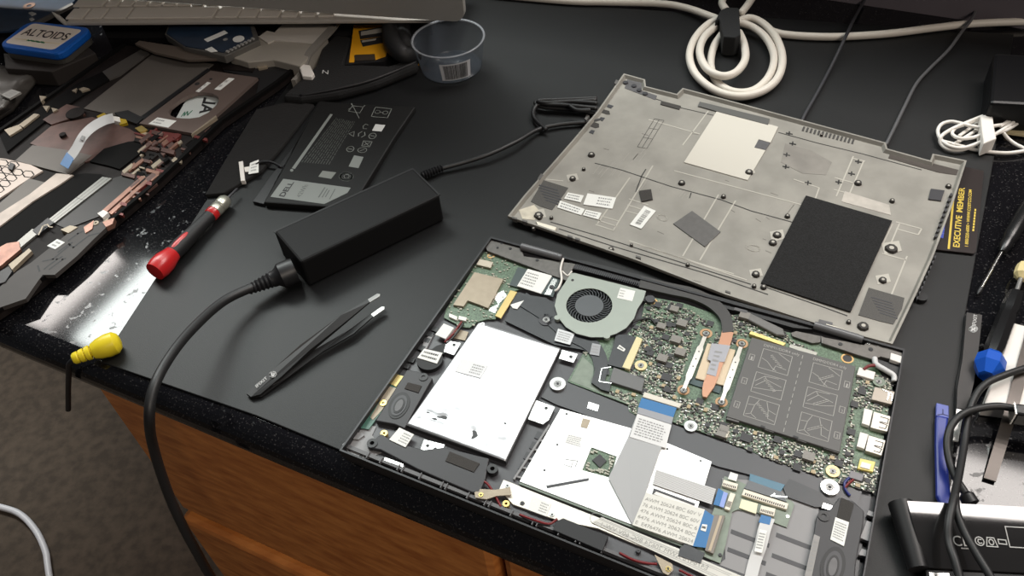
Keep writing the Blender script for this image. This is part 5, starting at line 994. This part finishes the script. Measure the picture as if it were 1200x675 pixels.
AT = rootfor('mint_tin', 'blue rounded mint tin with a cream lid panel, at the upper left', 'tin', 50, 45, .0105)
atm = M('tin blue enamel', (24, 92, 180), .3, .2); 
def rquad(q, r, n=5, z=0):
    P = []
    for i in range(4):
        a, b, c = q[i-1], q[i], q[(i+1) % 4]
        la = math.hypot(a[0]-b[0], a[1]-b[1]); lc = math.hypot(c[0]-b[0], c[1]-b[1]); pa = lerp(b, a, r/la); pc = lerp(b, c, r/lc)
        for k in range(n+1):
            t = k/n; P.append((pa[0]*(1-t)**2+2*b[0]*t*(1-t)+pc[0]*t*t, pa[1]*(1-t)**2+2*b[1]*t*(1-t)+pc[1]*t*t))
    return P
TQ2 = rquad([(33, 24), (109, 32), (70, 64), (-4, 53.5)], 12)
poly('lid', TQ2, .0330, .0240, atm, AT, bevel=.002)
wb_ = W(TQ2, .0330); cc_ = sum(wb_, Vector())/len(wb_); base_ = [Vector((p.x+(cc_.x-p.x)*.03, p.y+(cc_.y-p.y)*.07, .0245)) for p in wb_]
vs, fs = prism_vf(base_, None, .0171); mesh('base', vs, fs, M('bare tin', (92, 90, 86), .4, .5), AT, bevel=.001)
lq = rquad([(38.5, 27), (97, 35), (62, 58.5), (5, 50)], 5)
tp_ = poly('lid_panel', lq, .0333, .0328, M('cream enamel', (214, 204, 192), .4), AT)
text('lettering', 'ALTOIDS', [(23.5, 40.6), (76, 47.2), (84.5, 39.2), (33, 33)], .0335, M('maroon black', (40, 24, 26), .5), tp_, bold=.015)
strokes('green_script', [[(.0+.1*k, .2+.5*((k*7) % 3)/2) for k in range(11)], [(.0+.1*k, .7-.5*((k*5) % 3)/2) for k in range(11)]], .0013, [(31, 48), (51, 51), (53, 48.5), (34, 46)], .0335, M('mint green print', (22, 130, 84), .5), tp_)
strokes('rule', [[(0, 0), (1, 0)]], .0005, [(17, 45), (70, 51.5), (73, 49), (20, 43)], .0335, MATS['card yellow'], tp_)
NB = rootfor('circuit_board', 'dark blue circuit board with a copper ring in the upper left corner', 'circuit board', 40, 10)
nb_ = poly('board', [(-60, 0), (20, -30), (100, -12), (84, 4), (34, 30), (10, 36), (-60, 40)], .024, .0215, M('navy circuit board', (34, 48, 66), .3, noise=.2, nscale=60), NB)
disc('copper_ring', 34, 6.5, 7, .024, .0246, M('dull copper', (120, 92, 76), .4, .6), nb_, rin=3); poly('pale_part', [(33, 15), (37, 13.5), (42, 15.5), (37, 18)], .0252, .024, M('grey part', (150, 150, 148), .5), nb_); poly('pale_part', [(34, 22), (38, 20.5), (40, 22), (36, 24)], .0252, .024, M('grey part', (150, 150, 148), .5), nb_)
poly('edge_strip', [(34, 29), (84, 3), (86, 5), (36, 31)], .0248, .0215, M('dull steel', (110, 106, 102), .4, .6), NB); poly('spacer', [(-20, 30), (30, 26), (60, 8), (20, 4)], .0216, -.0015, softblack, NB)
tag(lathe('stylus', U(61, 14, .026), U(80, 30, .022), [(0, .0004), (.15, .0016), (.4, .0028), (1, .0028)], M('white plastic dull', (200, 195, 186), .4)), 'white pointed stylus tip beside the keyboard corner', 'stylus')
# keyboard
KB = rootfor('keyboard', 'slim silver keyboard with white keys at the top of the photo', 'keyboard', 250, 20, .03)
zk = .036; kL, kR = U(76.7, 26.6, zk), U(400, 24, zk); kx = (kR-kL); kx.z = 0; kx.normalize(); ky = Vector((-kx.y, kx.x, 0)); klen = .43
def K(a, b, z): p = kL+kx*a+ky*b; return Vector((p.x, p.y, z))
vs, fs = prism_vf([K(0, 0, zk), K(klen, 0, zk), K(klen, .114, zk), K(0, .114, zk)], None, zk-.004); mesh('deck', vs, fs, M('silver keyboard deck', (176, 170, 162), .45, .2), KB, bevel=.001)
vs, fs = prism_vf([K(.02, .03, zk-.004), K(klen-.02, .03, zk-.004), K(klen-.02, .11, zk-.004), K(.02, .11, zk-.004)], None, -.0016); mesh('riser', vs, fs, softblack, KB)
keym = M('white key', (196, 189, 180), .45)
def au(x, y): q = U(x, y, zk)-kL; return q.dot(kx), q.dot(ky)
def key(x0, x1, yy, b0, b1):
    a0 = au(x0, yy)[0]; a1 = au(x1, yy)[0]
    vs, fs = prism_vf([K(a0, b0, zk+.0022), K(a1, b0, zk+.0022), K(a1, b1, zk+.0022), K(a0, b1, zk+.0022)], None, zk); mesh('key', vs, fs, keym, KB, bevel=.0007)
v1, v2 = au(100, 23.2)[1], au(100, 11.5)[1]; w1_, w2_ = au(100, 9)[1], au(110, -3)[1]
for x0, x1 in ((83, 102), (105.5, 124), (127, 152), (155, 252.5), (256, 280.5), (283, 302), (305, 328.5), (332, 350), (354, 371), (375, 392)): key(x0, x1, 17, v1, v2)
for x0, x1 in ((90.5, 124), (128, 140.5), (144, 158), (160.5, 174.5), (178, 191), (194, 208), (210.5, 225), (227.5, 241), (244, 258), (261, 275), (278, 312)): key(x0, x1, 4, w1_, w2_)
for i in range(13):
    a0 = .028+i*.0192
    vs, fs = prism_vf([K(a0, w2_+.003, zk+.0022), K(a0+.0165, w2_+.003, zk+.0022), K(a0+.0165, w2_+.018, zk+.0022), K(a0, w2_+.018, zk+.0022)], None, zk); mesh('key', vs, fs, keym, KB, bevel=.0007)
# all-in-one screen standing over the keyboard
SC = rootfor('desktop_screen', 'silver lower edge of a desktop screen overhanging the keyboard', 'screen', 350, 0, .05)
zm = .041; mL, mR = U(60, -6, zm), U(545, 26.5, zm); mx = (mR-mL); mx.z = 0; mw = mx.length; mx.normalize(); my = Vector((-mx.y, mx.x, 0))
upv = (Vector((0, 0, 1))+my*.1).normalized()
def S_(a, b, t=0): return mR-mx*a+upv*b+my*t
rc_ = .012; prof_ = [(rc_-rc_*math.sin(t), rc_-rc_*math.cos(t)) for t in [math.pi/2*(1-k/6) for k in range(7)]]
ol_ = [(0, .42)]+[(p[0], p[1]) for p in prof_]+[(.68, 0), (.68, .42)]
vs = [S_(a, b) for a, b in ol_]+[S_(a, b, .007) for a, b in ol_]; n = len(ol_); fs = [tuple(range(n)), tuple(range(2*n-1, n-1, -1))]+[(i, (i+1) % n, n+(i+1) % n, n+i) for i in range(n)]
mesh('chin_panel', vs, fs, M('satin aluminium', (150, 148, 144), .45, .2), SC, bevel=.0008)
vs = [S_(a, b, -.0006) for a, b in ((.012, .09), (.66, .09), (.66, .41), (.012, .41))]+[S_(a, b, .0004) for a, b in ((.012, .09), (.66, .09), (.66, .41), (.012, .41))]
mesh('glass', vs, [(0, 1, 2, 3), (7, 6, 5, 4), (0, 1, 5, 4), (1, 2, 6, 5), (2, 3, 7, 6), (3, 0, 4, 7)], M('dark screen glass', (10, 10, 12), .1), SC)
q_ = [S_(.20, .12, .15), S_(.40, .12, .15), S_(.40, .12, .165), S_(.20, .12, .165)]; f0 = [Vector((p.x, p.y, 0)) for p in q_]
vs, fs = prism_vf([Vector((p.x, p.y, .3)) for p in q_], None, .002); mesh('stand', vs, fs, MATS['satin aluminium'], SC); vs, fs = prism_vf([S_(.24, .30, .004), S_(.36, .30, .004), S_(.36, .30, .17), S_(.24, .30, .17)], .05); mesh('hinge_arm', vs, fs, MATS['satin aluminium'], SC)
vs, fs = prism_vf([S_(.20, 0, .14)+Vector((0, 0, -zm+.006)), S_(.40, 0, .14)+Vector((0, 0, -zm+.006)), S_(.40, 0, .30)+Vector((0, 0, -zm+.006)), S_(.20, 0, .30)+Vector((0, 0, -zm+.006))], None, -.0016)
# drive board, papers, packs under the keyboard
HD = rootfor('hard_drive', 'laptop hard drive with navy blue board and a round sticker, below the keyboard', 'hard drive', 250, 45)
poly('case', [(193, 40), (200, 22), (296, 24), (304, 47), (263, 66), (216, 55)], .0235, .0145, M('dull drive case', (110, 108, 104), .4, .5), HD, bevel=.0006)
hb = poly('board', [(195, 39), (202, 23), (292, 25), (297, 45), (262, 61), (217, 54)], .0245, .0235, M('navy circuit board', (34, 48, 66), .3, noise=.2, nscale=60), HD)
poly('pale_label', [(239, 46), (243, 49), (267, 38.5), (263, 35.5)], .0248, .0244, paper, hb); poly('round_sticker', ell(279.5, 45.5, 7, 3.6, 18, -.15), .0248, .0244, paper, hb)
multi('connector_pin', [[(264+4.2*k, 60-2.1*k), (267+4.2*k, 60.8-2.1*k), (269+4.2*k, 59.2-2.1*k), (266+4.2*k, 58.4-2.1*k)] for k in range(8)], .026, .0244, M('grey part', (150, 150, 148), .5), hb)
disc('spindle_ring', 264, 46, 2.6, .0245, .0249, M('grey part', (150, 150, 148), .5), hb); poly('white_corner', [(240, 58), (248, 54.5), (255, 60), (247, 61)], .0249, .0244, paper, hb)
block('metal_plate', [(158, 51), (163, 47.5), (262, 62), (300, 49), (302, 54), (262, 68), (250, 69), (220, 70), (180, 61)], .0180, .0148, M('tan grey plate', (98, 88, 80), .5, .2), 'tan metal plate edge under the hard drive', 'plate', bevel=.0005)
block('paper_slip', [(313, 36), (322, 38), (332, 27), (340, 14), (398, 14), (392, 27), (368, 51), (321, 47), (314, 50.5), (303, 43)], .0190, .0174, M('grey white paper', (186, 180, 172), .7), 'torn white paper slip below the keyboard arrows', 'paper', bevel=0)
block('silver_case', [(268, 66), (300, 42), (330, 40), (384, 44), (366, 62), (352, 78), (320, 70), (290, 73)], .0172, -.0016, M('silver case', (172, 166, 156), .35, .3), 'silver metal case under the paper slip', 'case')
GC = rootfor('grey_cable', 'flat grey cable with a boxy white connector beside the stripped laptop corner', 'cable', 360, 75)
strip('lead', [(398, 20, .022), (388, 33, .022), (372, 50, .020), (361, 63, .018), (357, 76, .014)], 7, .02, .003, M('pale grey lead', (128, 124, 118), .5), GC)
poly('connector', [(350, 77), (354, 75), (363, 76), (368, 86), (365, 90), (354, 89)], .016, .001, white, GC, bevel=.001); poly('latch', [(357, 92), (362, 91), (363, 94), (358, 95)], .006, .001, white, GC); poly('strap', [(341, 94), (350, 84), (352, 88), (346, 94)], .010, .001, M('pale grey lead', (128, 124, 118), .5), GC)
PB = rootfor('memory_pack', 'yellow and black printed pack leaning beside the plastic cup', 'packaging', 435, 48)
pk1 = poly('card', [(418, 8), (470, 8), (464, 24), (456, 62), (452, 72), (404, 76), (412, 50)], .0130, .0015, M('black print card', (22, 22, 24), .5), PB)
yl = M('pack yellow', (226, 160, 24), .5)
poly('yellow_panel', [(417, 10), (468, 10), (464, 23), (459, 37), (452, 48), (455, 55), (452, 66), (440, 70), (439, 63), (416, 64), (415, 73), (409, 73)], .0133, .0129, yl, pk1)
for q, qi in (([(420, 36), (462, 29), (458, 41), (422, 46)], [(423, 37), (460, 31), (457.5, 36.5), (423, 41.5)]), ([(422, 47), (458, 41), (454, 49), (425, 54.5)], [(424.5, 47.5), (441, 45), (440, 47), (424.5, 49.5)])):
    s_ = poly('picture_frame', q, .0136, .0132, ink, pk1); poly('picture', qi, .0138, .0135, M('pack silver print', (170, 166, 158), .5), s_)
poly('logo_block', [(415, 65), (439, 63.5), (439, 70), (416, 71)], .0136, .0132, M('pack dark print', (60, 50, 40), .5), pk1); poly('side_flap', [(474, 62), (488, 57), (489, 65), (476, 66)], .0136, .0015, yl, PB)
RL = rootfor('black_lead', 'black rolled cable resting on the yellow pack beside the cup', 'cable', 475, 45)
tube('roll', [(462, 18, .022), (458, 36, .022), (462, 54, .022), (474, 64, .018), (486, 66, .010)], .010, softblack, RL, extra=([(474, 14, .020), (470, 34, .020), (474, 50, .018), (484, 58, .012)],))
PO = rootfor('black_pouch', 'black soft pouch with small white mark between pack and stripped laptop', 'pouch', 385, 80)
poly('body', [(392, 40), (412, 42), (405, 74), (455, 76), (488, 66), (490, 76), (440, 96), (396, 108), (352, 114), (330, 112), (352, 92), (370, 76), (376, 56)], .0120, .0012, M('black fabric', (20, 20, 21), .9, bump=.5, bscale=600), PO, bevel=.004)
text('lettering', 'N', [(377.5, 86), (384.5, 87), (385, 82.5), (378, 82)], .0123, whiteink, PO)
tube('seam', [(352, 112, .0115), (395, 104, .013), (438, 93, .013), (488, 73, .0115)], .0016, softblack, PO)
block('foam_wedge', [(300, 128), (340, 118), (368, 122), (330, 172), (306, 200), (262, 226), (240, 228), (262, 190)], .0042, .0004, M('charcoal foam', (15, 14, 14), .95, noise=.2, nscale=60, bump=.4, bscale=300), 'charcoal foam sheet between the stripped laptop and the battery', 'foam sheet')
# plastic cup
CU = rootfor('plastic_cup', 'clear plastic tub with a white barcode label, below the screen corner', 'cup', 530, 80)
cb = U(530, 79, .0)
hcup = .05
for _ in range(200):
    P_ = U(524, 44, hcup); e_ = (P_-cb); 
    hcup += .0002 if e_.y > 0 else -.0002
rr1 = sz(42.5, 524, 44, hcup); rr0 = rr1*.86; SG = 48
cupm = M('clear frosted plastic', (96, 104, 114), .2, alpha=.34); rimm = M('milky rim', (150, 154, 160), .25, alpha=.6)
ang = [2*math.pi*k/SG for k in range(SG)]
def rings(prof): return [[Vector((cb.x+r_*math.cos(a), cb.y+r_*math.sin(a), z_)) for a in ang] for r_, z_ in prof]
def lath(name, prof, m, par, cap=False):
    R_ = rings(prof); vs = [p for r_ in R_ for p in r_]; fs = []
    for j in range(len(R_)-1):
        for k in range(SG): fs.append((j*SG+k, j*SG+(k+1) % SG, (j+1)*SG+(k+1) % SG, (j+1)*SG+k))
    if cap: fs += [tuple(range(SG)), tuple(range((len(R_)-1)*SG, len(R_)*SG))]
    return mesh(name, vs, fs, m, par, smooth=True)
h_ = hcup
wall_ = lath('wall', [(rr0*.97, .0008), (rr0, .002), (rr0+(rr1-rr0)*.8, h_*.80), (rr1*.985, h_*.83), (rr1*.985, h_*.96)], cupm, CU)
lath('bottom', [(.001, .0022), (rr0*.96, .0018), (rr0*.97, .0008), (.001, .001)], cupm, CU); lath('rim', [(rr1*.97, h_*.96), (rr1*1.0, h_*.955), (rr1*1.03, h_*.975), (rr1*1.03, h_), (rr1*.985, h_*1.005), (rr1*.965, h_*.99), (rr1*.97, h_*.96)], rimm, CU)
def cupq(a, t): r_ = rr0+(rr1-rr0)*.8*t/.8+.0006; return Vector((cb.x+r_*math.cos(a), cb.y+r_*math.sin(a), h_*t))
def patch(name, a0, a1, t0, t1, m, par, off=0, n=8):
    V = []; Fc = []
    for i in range(n+1):
        a = a0+(a1-a0)*i/n
        for t in (t0, t1): p = cupq(a, t); d_ = Vector((math.cos(a), math.sin(a), 0))*off; V.append(p+d_)
    for i in range(n): Fc.append((2*i, 2*i+2, 2*i+3, 2*i+1))
    return V, Fc
A0, A1 = math.radians(-108), math.radians(-56)
V, Fc = patch('', A0, A1, .16, .74, None, None); lbl = mesh('label', V, Fc, M('frosted label', (206, 208, 212), .5, alpha=.95), CU)
V, Fc = [], []; rr2 = random.Random(8); a = A0+.10
while a < A1-.10:
    w_ = rr2.choice((.008, .014, .022)); v_, f_ = patch('', a, a+w_, .2, .7, None, None, .0003, 1); k = len(V); V += v_; Fc += [tuple(i+k for i in q) for q in f_]; a += w_+rr2.choice((.009, .014))
mesh('barcode', V, Fc, ink, lbl)
# floor: curved pale tube
FT = tag(tube('floor_cable', [(-60, 580, -.738), (0, 594, -.738), (24, 603, -.738), (42, 622, -.738), (53, 645, -.738), (56, 662, -.738), (60, 690, -.738)], .0052, M('pale grey tube', (226, 226, 232), .35)), 'pale grey tube curving on the dark floor at lower left', 'cable')
